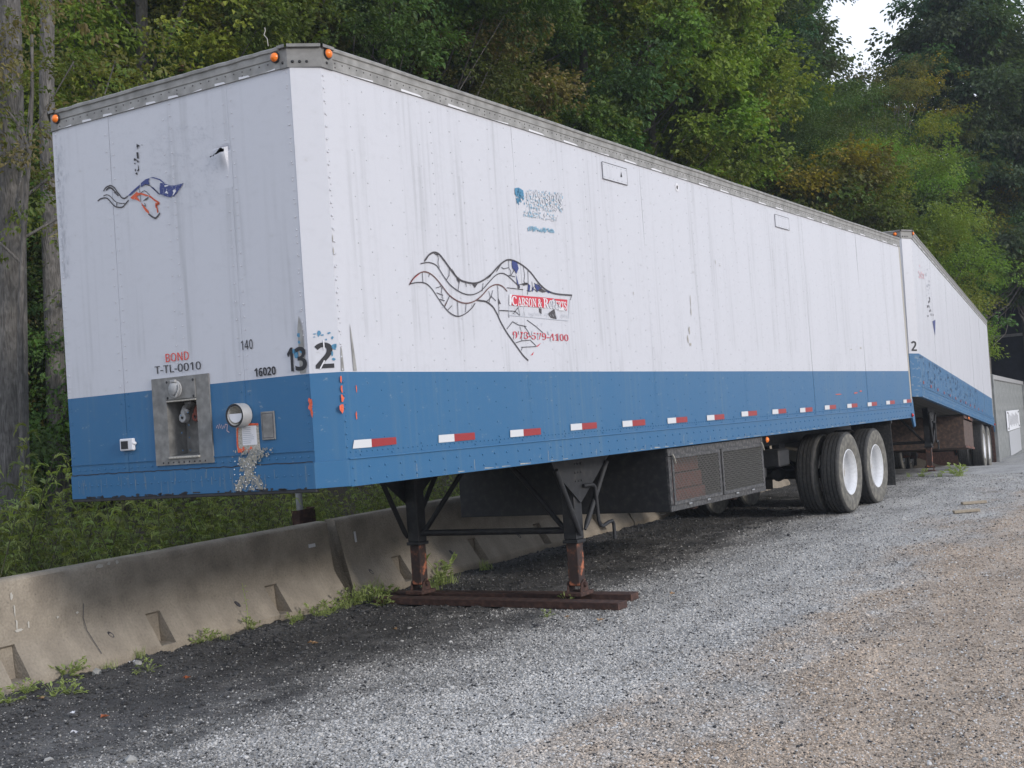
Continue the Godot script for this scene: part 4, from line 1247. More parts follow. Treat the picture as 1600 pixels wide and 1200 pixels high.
func swoosh_on_nose(t: Node3D) -> void:                       # what is left of the sticker on the nose
	var F := Vector3.LEFT
	var d := holder(t, "peeling_emblem")
	var s := Shape.new()
	poly_on(s, N([600, 640, 650, 600, 690, 588, 680, 620, 692, 655, 640, 655, 600, 682]), F)
	poly_on(s, N([800, 640, 830, 640, 870, 652, 900, 665, 950, 665, 1045, 640, 1000, 710, 940, 785, 925, 770, 910, 788, 870, 782, 800, 755, 795, 700]), F)
	poly_on(s, N([462, 776, 500, 735, 560, 680, 592, 655, 585, 684, 540, 725, 490, 768]), F)
	poly_on(s, N([700, 680, 730, 685, 770, 730, 800, 752, 780, 755, 740, 715]), F)
	poly_on(s, N([690, 585, 730, 578, 800, 598, 850, 640, 835, 642, 790, 608, 730, 590]), F)
	part(d, "blue_flakes", s.mesh(mat.navy))
	s = Shape.new()
	poly_on(s, N([845, 665, 890, 660, 880, 672, 850, 680], 0.0042), F)
	poly_on(s, N([848, 745, 870, 715, 885, 755, 865, 745], 0.0042), F)
	poly_on(s, N([930, 720, 960, 705, 965, 725, 945, 760, 930, 770, 940, 735], 0.0042), F)
	part(d, "bare_flecks", s.mesh(mat.paper))
	s = Shape.new()
	poly_on(s, N([488, 792, 520, 765, 560, 728, 572, 745, 555, 775, 580, 810, 600, 840, 575, 825, 545, 812, 510, 808]), F)
	poly_on(s, N([540, 745, 600, 740, 660, 760, 690, 775, 660, 778, 600, 760, 560, 775]), F)
	poly_on(s, N([600, 840, 640, 885, 680, 930, 690, 965, 650, 935, 615, 880]), F)
	s.strip(smooth_line(N([690, 775, 740, 815, 790, 850, 760, 870, 770, 905, 775, 945])), 0.012, F)
	poly_on(s, N([750, 845, 790, 848, 765, 880, 755, 905, 748, 870]), F)
	part(d, "orange_flakes", s.mesh(mat.orange_print))
	s = Shape.new()
	s.strip(smooth_line(N([212, 722, 232, 690, 262, 670, 292, 668, 325, 690, 350, 728, 380, 765, 400, 792, 432, 798, 462, 776])), 0.009, F)
	s.strip(smooth_line(N([240, 715, 262, 692, 290, 692, 320, 718, 362, 770])), 0.012, F)
	poly_on(s, N([312, 735, 345, 742, 378, 775, 350, 765]), F)
	s.strip(smooth_line(N([152, 826, 178, 805, 215, 795, 250, 800, 280, 830, 310, 865, 345, 890, 405, 890, 435, 862, 470, 818])), 0.009, F)
	s.strip(smooth_line(N([212, 772, 245, 762, 280, 778, 315, 815, 350, 842, 400, 852, 430, 850])), 0.006, F)
	s.strip(N([350, 842, 346, 888]), 0.007, F)
	s.strip(smooth_line(N([640, 655, 690, 665, 740, 705, 795, 758])), 0.006, F)
	s.strip(smooth_line(N([600, 745, 640, 720, 690, 765])), 0.005, F)
	s.strip(N([575, 690, 590, 730, 598, 830]), 0.005, F)
	poly_on(s, N([620, 826, 650, 800, 690, 778, 660, 815]), F)
	s.strip(N([680, 960, 715, 990, 752, 1008, 775, 985, 797, 955]), 0.012, F)
	s.strip(N([610, 870, 650, 880, 640, 850]), 0.006, F)
	part(d, "dark_outline", s.mesh(mat.outline), Transform3D.IDENTITY, "stuff")
	s = Shape.new()                                            # upright scraps of black letters
	for q in [[555, 232, 590, 250, 572, 262, 562, 292, 555, 262], [553, 320, 572, 318, 575, 360, 580, 385, 560, 385, 556, 345], [528, 380, 545, 385, 560, 402, 540, 408, 526, 405], [555, 400, 580, 410, 575, 430, 560, 422], [530, 430, 548, 435, 545, 445, 530, 440], [568, 440, 578, 470, 582, 505, 568, 520, 560, 515, 572, 490], [540, 490, 550, 500, 545, 520, 536, 510], [540, 545, 560, 525, 566, 548, 555, 553], [605, 240, 620, 242, 612, 250]]:
		poly_on(s, N(q), F)
	part(d, "black_scraps", s.mesh(mat.print))
	s = Shape.new()                                            # fine crazing of old adhesive over a square patch
	for k in 900:
		var u := rng.randf_range(700, 1400); var w := rng.randf_range(40, 900)
		if (u < 830 and w > 640) or rng.randf() > 0.55 + 0.45 * n1.get_noise_2d(u * 1.2, w * 1.2): continue
		var p: Vector3 = N([u, w], 0.0032)[0]
		var a := rng.randf_range(0, PI)
		var l := rng.randf_range(0.003, 0.010)
		var e := Vector3(0, sin(a), cos(a)) * l
		s.strip([p - e, p + e], rng.randf_range(0.0012, 0.0022), F)
	for k in 420:
		var u := rng.randf_range(250, 1400); var w := rng.randf_range(-100, 1100)
		var p: Vector3 = N([u, w], 0.0032)[0]
		s.strip([p, p + Vector3(0, rng.randf_range(0.003, 0.012), 0)], 0.0018, F)
	for k in 260:                                             # and the mould along the far corner
		var p := Vector3(-0.0034, 2.68 - pow(rng.randf(), 0.8) * 1.05, -2.42 + absf(rng.randfn(0, 0.045)))
		s.strip([p, p - Vector3(0, rng.randf_range(0.005, 0.035), 0)], 0.0028, F)
	part(d, "adhesive_crazing", s.mesh(mat.faint), Transform3D.IDENTITY, "stuff")

func torn_skin(t: Node3D) -> void:                            # a gash in the nose with its lip bent out
	var F := Vector3.LEFT
	var r := Rect2(-0.93, 2.02, 0.24, 0.30)
	var pts := PackedVector2Array()
	var slit := PackedVector2Array(); var nick := PackedVector2Array()
	for q in [[1312, 368], [1350, 350], [1385, 325], [1430, 292], [1470, 278], [1488, 285], [1488, 318], [1445, 324], [1400, 338], [1360, 356]]:
		var p := on_front(130.0 + q[0] / 6.6667, 190.0 + q[1] / 6.6667)
		slit.append(Vector2(p.z, p.y))
	for q in [[1380, 190], [1398, 150], [1415, 165], [1420, 218], [1405, 205]]:
		var p := on_front(130.0 + q[0] / 6.6667, 190.0 + q[1] / 6.6667)
		nick.append(Vector2(p.z, p.y))
	for k in 25:
		for j in 31: pts.append(Vector2(lerpf(r.position.x, r.end.x, k / 24.0), lerpf(r.position.y, r.end.y, j / 30.0)))
	pts.append_array(slit); pts.append_array(nick)
	var s := Shape.new()
	var low_mid := (slit[6] + slit[8]) * 0.5
	var depth := func(p: Vector2) -> float:                     # outwards
		var e := minf(minf(p.x - r.position.x, r.end.x - p.x), minf(p.y - r.position.y, r.end.y - p.y))
		var edge := sstep(0.0, 0.03, e)
		var k := 0.0
		var below := low_mid.y - p.y
		if p.x < slit[5].x + 0.004 and below > -0.03: k += 0.030 * exp(-pow((p.x - slit[6].x + 0.02) / 0.05, 2.0)) * exp(-pow(maxf(below, 0.0) / 0.075, 2.0)) 
		elif below <= 0.0: k -= 0.014 * exp(-p.distance_squared_to(slit[4]) / 0.004)
		k += 0.012 * exp(-p.distance_squared_to(nick[2] - Vector2(0.01, 0.03)) / 0.0006)
		return k * edge - 0.0012
	var tr := Geometry2D.triangulate_delaunay(pts)
	for k in range(0, tr.size(), 3):
		var a := pts[tr[k]]; var b := pts[tr[k + 1]]; var c := pts[tr[k + 2]]
		var m := (a + b + c) / 3.0
		if Geometry2D.is_point_in_polygon(m, slit) or Geometry2D.is_point_in_polygon(m, nick): continue
		var v := []
		for p: Vector2 in [a, b, c]: v.append(Vector3(-depth.call(p), p.y, p.x))
		var nn := ((v[1] - v[0]) as Vector3).cross(v[2] - v[0])
		if absf(nn.length()) < 1e-9: continue
		if nn.x < 0: s.tri(v[0], v[1], v[2])
		else: s.tri(v[0], v[2], v[1])
	part(t, "torn_panel", s.mesh(uvless(mat.white)))

# ---------------------------------------------------------------- the emblem and print on the first trailer's side
func side_details(t: Node3D) -> void:
	var Z := Vector3.BACK; var Y := Vector3.UP; var X := Vector3.RIGHT
	var d := holder(t, "peeling_emblem")
	var s := Shape.new()
	for q in SIDE_CURVES:
		s = Shape.new()
		s.strip(smooth_line(S(q[1])), q[0], Z)
		part(d, "outline_curve", s.mesh(mat.outline))
	s = Shape.new()
	for q in [[250, 505, 262, 535, 258, 560, 266, 595], [232, 500, 246, 512, 270, 510], [330, 590, 328, 640, 312, 668], [345, 600, 380, 660, 392, 690], [390, 690, 384, 735], [430, 680, 436, 712], [480, 690, 488, 716, 504, 690], [540, 690, 535, 740], [580, 640, 560, 655], [630, 700, 634, 760, 640, 890], [575, 740, 585, 770, 578, 810], [600, 735, 590, 780, 560, 805], [590, 770, 620, 800], [655, 590, 670, 600, 700, 592, 712, 612, 712, 640], [700, 545, 702, 590], [790, 580, 800, 640, 795, 680, 815, 700], [820, 610, 822, 690, 818, 760], [845, 680, 850, 720, 880, 745], [880, 690, 895, 730, 930, 745], [860, 690, 910, 720], [160, 625, 165, 690], [205, 628, 200, 650], [245, 720, 262, 715, 285, 705, 280, 745, 290, 790], [250, 750, 290, 765], [270, 790, 300, 800], [330, 770, 302, 835], [380, 802, 384, 895], [345, 830, 322, 855], [435, 815, 430, 870], [640, 860, 740, 865, 770, 890], [690, 975, 725, 930, 760, 950, 810, 960], [770, 960, 780, 1000, 782, 1050, 745, 1062], [782, 1050, 835, 1045, 872, 1082], [820, 1000, 850, 1040], [785, 1092, 780, 1110], [780, 1090, 870, 1086], [815, 920, 870, 960, 915, 1000], [800, 960, 830, 1005], [730, 880, 760, 840, 770, 890], [650, 860, 700, 862, 702, 905], [1095, 765, 1085, 795], [700, 640, 740, 650], [690, 718, 790, 730], [740, 600, 715, 640], [760, 700, 820, 690], [815, 735, 840, 740, 860, 710]]:
		s.strip(S(q), 0.006, Z)
	for q in [[175, 553, 185, 530, 200, 520, 186, 545], [375, 655, 395, 672, 392, 690, 378, 670], [470, 690, 512, 684, 490, 718], [565, 665, 580, 640, 600, 628, 585, 650], [620, 620, 640, 585, 655, 572, 628, 615], [785, 690, 815, 686, 818, 700, 790, 706], [880, 735, 900, 720, 935, 742, 915, 748], [945, 880, 985, 850, 1000, 915, 965, 905], [890, 845, 905, 850, 905, 885, 892, 870], [756, 700, 770, 705, 768, 724, 758, 722], [634, 780, 652, 820, 636, 818]]:
		poly_on(s, S(q), Z)
	part(d, "cracked_lines", s.mesh(mat.outline), Transform3D.IDENTITY, "stuff")
	s = Shape.new()
	s.strip(smooth_line(S([80, 700, 100, 665, 130, 635, 170, 618, 210, 630, 250, 665, 290, 715, 330, 765, 380, 800, 430, 815, 480, 805, 530, 770, 575, 720, 620, 698, 660, 708, 690, 740])), 0.009, Z)
	s.strip(S([300, 830, 322, 790]), 0.006, Z)
	part(d, "brown_outline", s.mesh(mat.outline_brown))
	s = Shape.new()
	for q in [[722, 546, 752, 558, 762, 598, 748, 632, 738, 612, 724, 596, 720, 570], [745, 630, 760, 690, 770, 720, 752, 690], [862, 695, 890, 700, 905, 725, 880, 742, 868, 722], [820, 690, 835, 705, 830, 745, 820, 740], [930, 735, 968, 745, 950, 752], [845, 710, 856, 730, 848, 745]]:
		poly_on(s, S(q), Z)
	part(d, "blue_flakes", s.mesh(mat.navy))
	s = Shape.new()
	for q in [[872, 1085, 902, 1062, 890, 1078, 878, 1088], [836, 1142, 858, 1118, 850, 1138]]: poly_on(s, S(q), Z)
	s.strip(smooth_line(S([85, 690, 105, 660, 140, 630])), 0.010, Z)
	part(d, "red_flakes", s.mesh(mat.red_print))
	# the name panel, red with white capitals, half peeled away
	var n := holder(t, "name_panel")
	s = Shape.new()
	for q in [[712, 762, 905, 778, 900, 842, 720, 828], [905, 778, 985, 785, 960, 800, 940, 822, 925, 846, 905, 842], [985, 786, 1066, 793, 1063, 862, 1030, 840, 1000, 815]]: poly_on(s, S(q, 0.0034), Z)
	part(n, "red_band", s.mesh(mat.red_print))
	s = Shape.new()
	for q in [[704, 758, 722, 760, 716, 780, 720, 800, 714, 832, 704, 826], [1005, 860, 1040, 835, 1050, 862]]: poly_on(s, S(q, 0.0042), Z)
	part(n, "peeled_edge", s.mesh(mat.paper))
	side_text(n, "C", [722, 828], [752, 832], [722, 768], mat.paper, 0.0046, "Droid Serif", 700)
	side_text(n, "ARSON & ", [758, 832], [908, 842], [758, 778], mat.paper, 0.0046, "Droid Serif", 700)
	side_text(n, "R", [918, 842], [950, 845], [918, 784], mat.paper, 0.0046, "Droid Serif", 700)
	side_text(n, "OBERTS", [955, 846], [1062, 856], [955, 796], mat.paper, 0.0046, "Droid Serif", 700)
	side_text(n, "973-579-4100", [728, 1034], [1074, 1052], [728, 990], mat.red_print, 0.0036, "Droid Serif", 400)
	s = Shape.new()                                            # where the digits have flaked off
	for q in [[764, 985, 774, 985, 770, 1010, 762, 1005], [800, 1000, 806, 998, 804, 1030, 799, 1030], [848, 985, 858, 990, 850, 1014, 843, 1012], [886, 1000, 892, 1002, 888, 1045, 882, 1040], [945, 990, 960, 992, 958, 1012, 948, 1010], [962, 1030, 976, 1032, 970, 1052, 960, 1050], [735, 1012, 741, 1015, 739, 1040, 731, 1038], [1010, 1000, 1014, 1000, 1018, 1050, 1012, 1050]]: poly_on(s, S(q, 0.0052), Z)
	part(n, "flaked_spots", s.mesh(uvless(mat.white)))
	s = Shape.new()
	s.strip(S([704, 760, 700, 890, 1076, 925], 0.0034), 0.004, Z)
	s.strip(S([1082, 795, 1074, 910], 0.0034), 0.006, Z)
	var u := 715.0
	while u < 1062:                                            # a line of small print, no longer legible
		if rng.randf() < 0.75: s.strip(S([u, 868 + (u - 715) * 0.06 + rng.randf_range(-6, 6), u + rng.randf_range(0, 9), 888 + (u - 715) * 0.06 + rng.randf_range(-8, 4)], 0.0034), 0.004, Z)
		u += rng.randf_range(6, 12)
	u = 830.0
	while u < 938:
		if rng.randf() < 0.7: s.strip(S([u, 945 + rng.randf_range(-6, 6), u + 3, 965 + rng.randf_range(-8, 6)], 0.0034), 0.004, Z)
		u += rng.randf_range(8, 16)
	part(n, "small_print", s.mesh(mat.faint))
	# the older blue print above it, all but gone
	var o := holder(t, "faded_print")
	s = Shape.new()
	for q in [[738, 95, 762, 92, 790, 110, 796, 150, 770, 140, 748, 150, 738, 120], [745, 150, 765, 190, 750, 182], [782, 150, 798, 155, 790, 175]]: poly_on(s, S(q), Z)
	for k in 46:
		var p: Vector3 = S([768.0 + rng.randfn(0, 14), 145.0 + rng.randfn(0, 26)])[0]
		ragged(s, p, 0.008, 0.012, Z, 6)
	part(o, "blue_scraps", s.mesh(mat.teal))
	var bits := [Shape.new(), Shape.new(), Shape.new()]
	for k in 620:
		var row := rng.randi_range(0, 9)
		var a := rng.randf_range(810, 1038); var w := 0.0
		if row < 6: w = rng.randf_range(105, 225) + (a - 810) * 0.10
		elif row < 8:
			a = rng.randf_range(790, 1004); w = 245.0 + rng.randf_range(-16, 22) + (a - 790) * 0.18
		else:
			a = rng.randf_range(820, 985); w = 345.0 + rng.randf_range(-10, 14) + (a - 820) * 0.12
		var m := rng.randi_range(0, 2)
		if row >= 8: m = 1
		ragged(bits[m], S([a, w], 0.003 + 0.0003 * m)[0], rng.randf_range(0.004, 0.011), rng.randf_range(0.005, 0.016), Z, 5)
	part(o, "grey_flecks", bits[0].mesh(mat.faint), Transform3D.IDENTITY, "stuff")
	part(o, "blue_flecks", bits[1].mesh(plain(Color(0.20, 0.36, 0.48), 0.6)), Transform3D.IDENTITY, "stuff")
	part(o, "white_flecks", bits[2].mesh(mat.paper), Transform3D.IDENTITY, "stuff")
	side_text(o, "CARSON", [815, 178], [1036, 202], [815, 112], mat.faint, 0.0029, "Droid Sans", 700)
	# dents and scuffs
	s = Shape.new()
	for q in [[1083, 425, 0.006, 0.02], [1079, 470, 0.008, 0.10], [1080, 488, 0.010, 0.05], [1077, 515, 0.022, 0.05], [1075, 530, 0.02, 0.05], [1079, 538, 0.03, 0.015], [520, 372, 0.006, 0.03], [521, 392, 0.006, 0.03], [1118, 410, 0.008, 0.03], [1125, 415, 0.012, 0.01], [1330, 546, 0.05, 0.008], [1345, 544, 0.04, 0.012], [990, 458, 0.006, 0.02]]:
		ragged(s, on_side(q[0], q[1], 0.003), q[2], q[3], Z, 8)
	part(t, "scuff_marks", s.mesh(mat.bare))
	s = Shape.new()
	s.lathe([Vector2(0.045, 0.0), Vector2(0.032, 0.006), Vector2(0.02, 0.001)], Transform3D(Basis.IDENTITY, Vector3(5.69, 2.608, 0.001)), 16)
	part(t, "puncture_rim", s.mesh(mat.paper))
	s = Shape.new()
	for q in [[1345, 611, 0.06, 0.012], [1310, 616, 0.2, 0.006], [1337, 614, 0.1, 0.008]]: ragged(s, on_side(q[0], q[1], 0.0035), q[2], q[3], Z, 10)
	part(t, "scrape", s.mesh(mat.primer))
	s = Shape.new()
	for k in 60:
		var x := 0.4 + pow(rng.randf(), 0.8) * 13.6
		s.strip([Vector3(x, 0.003 + rng.randf() * 0.01, 0.0108), Vector3(x + rng.randf_range(0.02, 0.16), 0.004, 0.0108)], rng.randf_range(0.004, 0.012), Z)
	for k in 14:
		var x := 0.5 + k * 0.9 + rng.randf() * 0.4
		s.strip([Vector3(x, 0.002, 0.0112), Vector3(x + rng.randf_range(-0.01, 0.01), rng.randf_range(0.04, 0.10), 0.0112)], 0.010, Z, true)
	part(t, "worn_edge", s.mesh(mat.bare), Transform3D.IDENTITY, "stuff")

func side_text(n: Node3D, s: String, a: Array, b: Array, c: Array, m: Material, out: float, face: String, weight: int) -> void:
	var p: Vector3 = S(a, out)[0]; var q: Vector3 = S(b, out)[0]; var r: Vector3 = S(c, out)[0]
	text_on(n, "lettering", s, p, q - p, Vector3(0, r.y - p.y, 0), m, face, weight)

func second_details(t: Node3D) -> void:
	var Z := Vector3.BACK; var Y := Vector3.UP
	var dn := Vector3(-1, 0, 1).normalized(); var du := Vector3(1, 0, 1).normalized()
	text_on(t, "lettering", "2", Vector3(0.035, 0.775, -CUT + 0.035) + dn * 0.003, du * 0.11, Y * 0.17, mat.print, "Droid Sans", 700)
	var s := Shape.new()
	for k in 12: ragged(s, Vector3(1.6 + rng.randf() * 0.9, 1.75 + rng.randfn(0, 0.12), 0.0035), 0.05, 0.03, Z, 7)
	part(t, "dark_scraps", s.mesh(mat.outline))
	s = Shape.new()
	poly_on(s, [Vector3(2.30, 1.52, 0.0035), Vector3(2.75, 1.60, 0.0035), Vector3(2.55, 1.28, 0.0035)], Z)
	part(t, "blue_scrap", s.mesh(mat.navy))
	s = Shape.new()
	for k in 16: ragged(s, Vector3(0.8 + rng.randf() * 0.7, 2.25 + rng.randfn(0, 0.06), 0.0035), 0.06, 0.025, Z, 7)
	part(t, "pink_scraps", s.mesh(plain(Color(0.62, 0.42, 0.45), 0.6)))
	s = Shape.new()
	for k in 20: ragged(s, Vector3(1.7 + rng.randf() * 0.6, 2.15 + rng.randfn(0, 0.16), 0.0035), 0.05, 0.018, Z, 6)
	part(t, "grey_scraps", s.mesh(mat.faint))
	s = Shape.new()
	for k in 160: ragged(s, Vector3(0.2 + rng.randf() * 10.0, 0.2 + pow(rng.randf(), 0.7) * 0.5, 0.0035), rng.randf_range(0.01, 0.05), rng.randf_range(0.01, 0.05), Z, 6)
	part(t, "paint_chips", s.mesh(plain(Color(0.015, 0.04, 0.09), 0.7)), Transform3D.IDENTITY, "stuff")

# ---------------------------------------------------------------- the concrete barrier
func barrier_line(x: float) -> float:                           # z of the foot of its face
	return -2.985 + 0.020 * x

func barrier(x0: float, x1: float, label: String, sd: int) -> Node3D:
	var yaw := -atan(0.020)
	var o := Vector3(x0, ground(x0, -3.2), barrier_line(x0))
	var drop := atan2(ground(x1, -3.2) - ground(x0, -3.2), x1 - x0)
	var t := thing("concrete_barrier", Transform3D(Basis(Vector3.UP, yaw) * Basis(Vector3.BACK, drop), o), label, "barrier", "concrete barriers along the wood")
	var long := x1 - x0 - 0.02
	# profile of the face: (back from the foot, height); pockets are cut into the toe
	var face := [Vector2(0, -0.06), Vector2(0, 0.055), Vector2(0.02, 0.085), Vector2(0.085, 0.18), Vector2(0.145, 0.265), Vector2(0.172, 0.315), Vector2(0.184, 0.36), Vector2(0.205, 0.56), Vector2(0.222, 0.745), Vector2(0.228, 0.785), Vector2(0.245, 0.805), Vector2(0.275, 0.812)]
	var cut := [Vector2(0, -0.06), Vector2(0, 0.055), Vector2(0.19, 0.062), Vector2(0.198, 0.16), Vector2(0.205, 0.298), Vector2(0.174, 0.318), Vector2(0.184, 0.36), Vector2(0.205, 0.56), Vector2(0.222, 0.745), Vector2(0.228, 0.785), Vector2(0.245, 0.805), Vector2(0.275, 0.812)]
	var marks := []
	for k in 4:
		var c := long * 0.5 + (k - 1.5) * 1.42
		marks.append([c - 0.08, c + 0.08])
	var xs := [0.0, 0.012]
	var nx := 60
	for k in range(1, nx): xs.append(long * k / nx)
	for m in marks: xs.append_array([m[0], m[1]])
	xs.append_array([long - 0.012, long])
	xs.sort()
	var s := Shape.new()
	var nz := FastNoiseLite.new(); nz.seed = sd; nz.frequency = 1.0
	var P := func(q: Vector2, x: float, k: int) -> Vector3:
		var w := nz.get_noise_2d(x * 0.5, k * 0.25) * 0.006 + nz.get_noise_2d(x * 2.5, k * 0.8) * 0.0015
		if k > 8: w += maxf(0.0, nz.get_noise_2d(x * 4.0, 3.0) - 0.15) * 0.035
		var endchip := 0.03 * maxf(0.0, nz.get_noise_2d(k * 3.1, x * 0.01 + 5.0)) if (x < 0.02 or x > long - 0.02) and k > 7 else 0.0
		return Vector3(x, q.y - (w if k > 8 else 0.0) - endchip, -q.x - w - endchip)
	for a in xs.size() - 1:
		var xa: float = xs[a]; var xb: float = xs[a + 1]
		if xb - xa < 1e-4: continue
		var inside := false
		for m in marks: inside = inside or ((xa + xb) * 0.5 > m[0] and (xa + xb) * 0.5 < m[1])
		var pr := cut if inside else face
		for k in pr.size() - 1:
			s.quad(P.call(pr[k], xa, k), P.call(pr[k], xb, k), P.call(pr[k + 1], xb, k + 1), P.call(pr[k + 1], xa, k + 1))
		# top and back
		s.quad(P.call(pr[-1], xa, 11), P.call(pr[-1], xb, 11), Vector3(xb, 0.81, -0.36), Vector3(xa, 0.81, -0.36))
		s.quad(Vector3(xa, 0.81, -0.36), Vector3(xb, 0.81, -0.36), Vector3(xb, 0.3, -0.43), Vector3(xa, 0.3, -0.43))
		s.quad(Vector3(xa, 0.3, -0.43), Vector3(xb, 0.3, -0.43), Vector3(xb, -0.06, -0.62), Vector3(xa, -0.06, -0.62))
	for m in marks:
		for e in 2:
			for k in face.size() - 1:
				if face[k] == cut[k] and face[k + 1] == cut[k + 1]: continue
				var q := [P.call(face[k], m[e], k), P.call(cut[k], m[e], k), P.call(cut[k + 1], m[e], k + 1), P.call(face[k + 1], m[e], k + 1)]
				if e == 0: s.quad(q[0], q[1], q[2], q[3])
				else: s.quad(q[3], q[2], q[1], q[0])
	for e in 2:                                                # ends
		var x: float = 0.0 if e == 0 else long
		var ring := []
		for k in face.size(): ring.append(P.call(face[k], x, k))
		ring.append_array([Vector3(x, 0.81, -0.36), Vector3(x, 0.3, -0.43), Vector3(x, -0.06, -0.62)])
		for k in range(1, ring.size() - 1):
			if e == 0: s.tri(ring[0], ring[k], ring[k + 1])
			else: s.tri(ring[0], ring[k + 1], ring[k])
	s.soften(38.0)
	part(t, "concrete_body", s.mesh(mat.concrete))
	for k in 5:                                                # cast-in lifting holes between the pockets
		var x := long * 0.5 + (k - 2.1) * 1.42 + 0.36
		if x > long - 0.1 or x < 0.1: continue
		s = Shape.new()
		var nn := Vector3(0, 0.55, 0.83).normalized()
		var xx := Vector3.RIGHT.rotated(nn, 0.5)
		s.lathe([Vector2(0.020, 0.0), Vector2(0.017, 0.006), Vector2(0.012, 0.002), Vector2(0.0, 0.001)], Transform3D(Basis(xx, nn.cross(xx) * 1.9, nn), Vector3(x, 0.225, -0.118)), 12)
		part(t, "cast_hole", s.mesh(mat.outline))
	return t

func barriers() -> void:
	var names := ["weathered concrete barrier nearest the trailer nose, with spalled white scars", "concrete barrier behind the landing legs, shaded by the trailer", "concrete barrier beyond the storage box under the trailer", "concrete barrier behind the wheels of the numbered trailer", "concrete barrier beside the trailer with the flaking blue band", "farthest concrete barrier beside the trailer with rusty box"]
	for k in 3:
		var b := barrier(-2.45 + k * 6.115 + (0.09 if k == 1 else 0.0), 3.65 + k * 6.115, names[k], 100 + k)
		if k == 0: barrier_marks(b)
	# joint hardware at the first gap: a rusty channel standing in it and a post behind
	var s := Shape.new()
	s.box(Vector3(0, 0.40, 0), Vector3(0.28, 1.06, 0.012), Basis.IDENTITY, 0.002)
	s.box(Vector3(-0.138, 0.40, -0.05), Vector3(0.010, 1.06, 0.09), Basis.IDENTITY, 0.002)
	s.box(Vector3(0.138, 0.40, -0.05), Vector3(0.010, 1.06, 0.09), Basis.IDENTITY, 0.002)
	var c := part(self, "steel_channel", s.mesh(mat.rust), Transform3D(Basis(Vector3.UP, 0.12) * Basis(Vector3.BACK, 0.04), Vector3(3.80, 0.0, -3.50)))
	tag(c, "rusty brown steel channel standing behind the barrier joint", "channel")
	s = Shape.new()
	s.tube([Vector3(0, -0.3, 0), Vector3(0, 1.9, 0)], [0.035], 12)
	c = part(self, "metal_post", s.mesh(mat.galv), Transform3D(Basis(Vector3.BACK, 0.0), Vector3(3.98, 0.2, -3.78)))
	tag(c, "thin grey metal post behind the barrier joint", "post")
	var tags := [[Vector3(3.36, 0.60, barrier_line(3.36) - 0.196), 0.10, 0.035], [Vector3(4.02, 0.60, barrier_line(4.0) - 0.196), 0.03, 0.11]]
	for q in tags:
		s = Shape.new()
		s.box(Vector3.ZERO, Vector3(q[1], q[2], 0.004), Basis.IDENTITY, 0.001)
		c = part(self, "cast_label", s.mesh(mat.paper), Transform3D(Basis(Vector3.RIGHT, -0.1), q[0]))
		tag(c, ["pale sticker stuck lengthwise on the barrier beside its joint", "pale sticker stuck upright on the barrier beyond its joint"][tags.find(q)], "sticker")

func barrier_marks(b: Node3D) -> void:                        # white spall scars, rust bleed, a crack
	var nn := Vector3(0, 0.08, 1).normalized()
	var spot := func(u: float, w: float, back: float) -> Vector3:
		var p := to_world.affine_inverse() * Vector3.ZERO
		var o := to_world * EYE; var d := to_world.basis * dir_of(u, w)
		var k := (barrier_line(0.5) - back - o.z) / d.z
		return b.transform.affine_inverse() * (o + d * k)
	var s := Shape.new()
	for q in [[22, 932, 0.012, 0.03], [25, 955, 0.007, 0.05], [27, 975, 0.008, 0.04], [30, 985, 0.03, 0.012], [45, 975, 0.008, 0.03], [90, 964, 0.012, 0.012], [120, 957, 0.014, 0.01], [158, 885, 0.03, 0.02], [172, 880, 0.018, 0.014], [185, 878, 0.015, 0.016]]:
		var p: Vector3 = spot.call(q[0], q[1], 0.19)
		var y := p.y
		p.z = -lerpf(0.184, 0.222, clampf((y - 0.36) / 0.385, 0, 1)) + 0.008
		if y < 0.34: p.z = -0.165 + (0.3 - y) * 0.62 + 0.014
		s = Shape.new()
		ragged(s, p, q[2] * 1.2, q[3], Vector3(0, 0.1, 1).normalized() if y > 0.34 else Vector3(0, 0.55, 0.83).normalized(), 13)
		part(b, "spalled_scar", s.mesh(mat.scar))
	s = Shape.new()
	var line := []
	for q in [[133, 943], [131, 965], [133, 985], [137, 1005], [140, 1020]]:
		var p: Vector3 = spot.call(q[0], q[1], 0.17)
		p.z = -lerpf(0.184, 0.222, clampf((p.y - 0.36) / 0.385, 0, 1)) + 0.008
		if p.y < 0.34: p.z = -0.175 + (0.32 - p.y) * 0.66 + 0.012
		line.append(p)
	s.strip(line, 0.006, nn)
	part(b, "crack", s.mesh(mat.outline))

# ---------------------------------------------------------------- ground
func ground_color(x: float, z: float) -> Color:
	var j := n1.get_noise_2d(x * 40.0, z * 110.0) * 0.75 + n1.get_noise_2d(x * 230.0, z * 260.0) * 0.35
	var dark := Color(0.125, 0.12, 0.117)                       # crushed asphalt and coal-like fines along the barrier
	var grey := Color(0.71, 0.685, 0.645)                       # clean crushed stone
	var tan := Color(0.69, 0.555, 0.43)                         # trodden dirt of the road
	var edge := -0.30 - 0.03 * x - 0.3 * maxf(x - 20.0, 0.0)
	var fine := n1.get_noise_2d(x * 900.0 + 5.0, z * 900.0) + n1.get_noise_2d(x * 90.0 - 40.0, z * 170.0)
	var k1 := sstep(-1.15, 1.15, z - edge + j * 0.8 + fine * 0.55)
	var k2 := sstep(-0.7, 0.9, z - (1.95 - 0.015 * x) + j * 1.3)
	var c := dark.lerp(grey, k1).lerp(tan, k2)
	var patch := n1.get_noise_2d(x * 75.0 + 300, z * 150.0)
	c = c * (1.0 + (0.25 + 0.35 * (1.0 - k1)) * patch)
	if z < -3.3:
		c = c.lerp(Color(0.10, 0.075, 0.05), sstep(-3.3, -3.7, z))
	return c

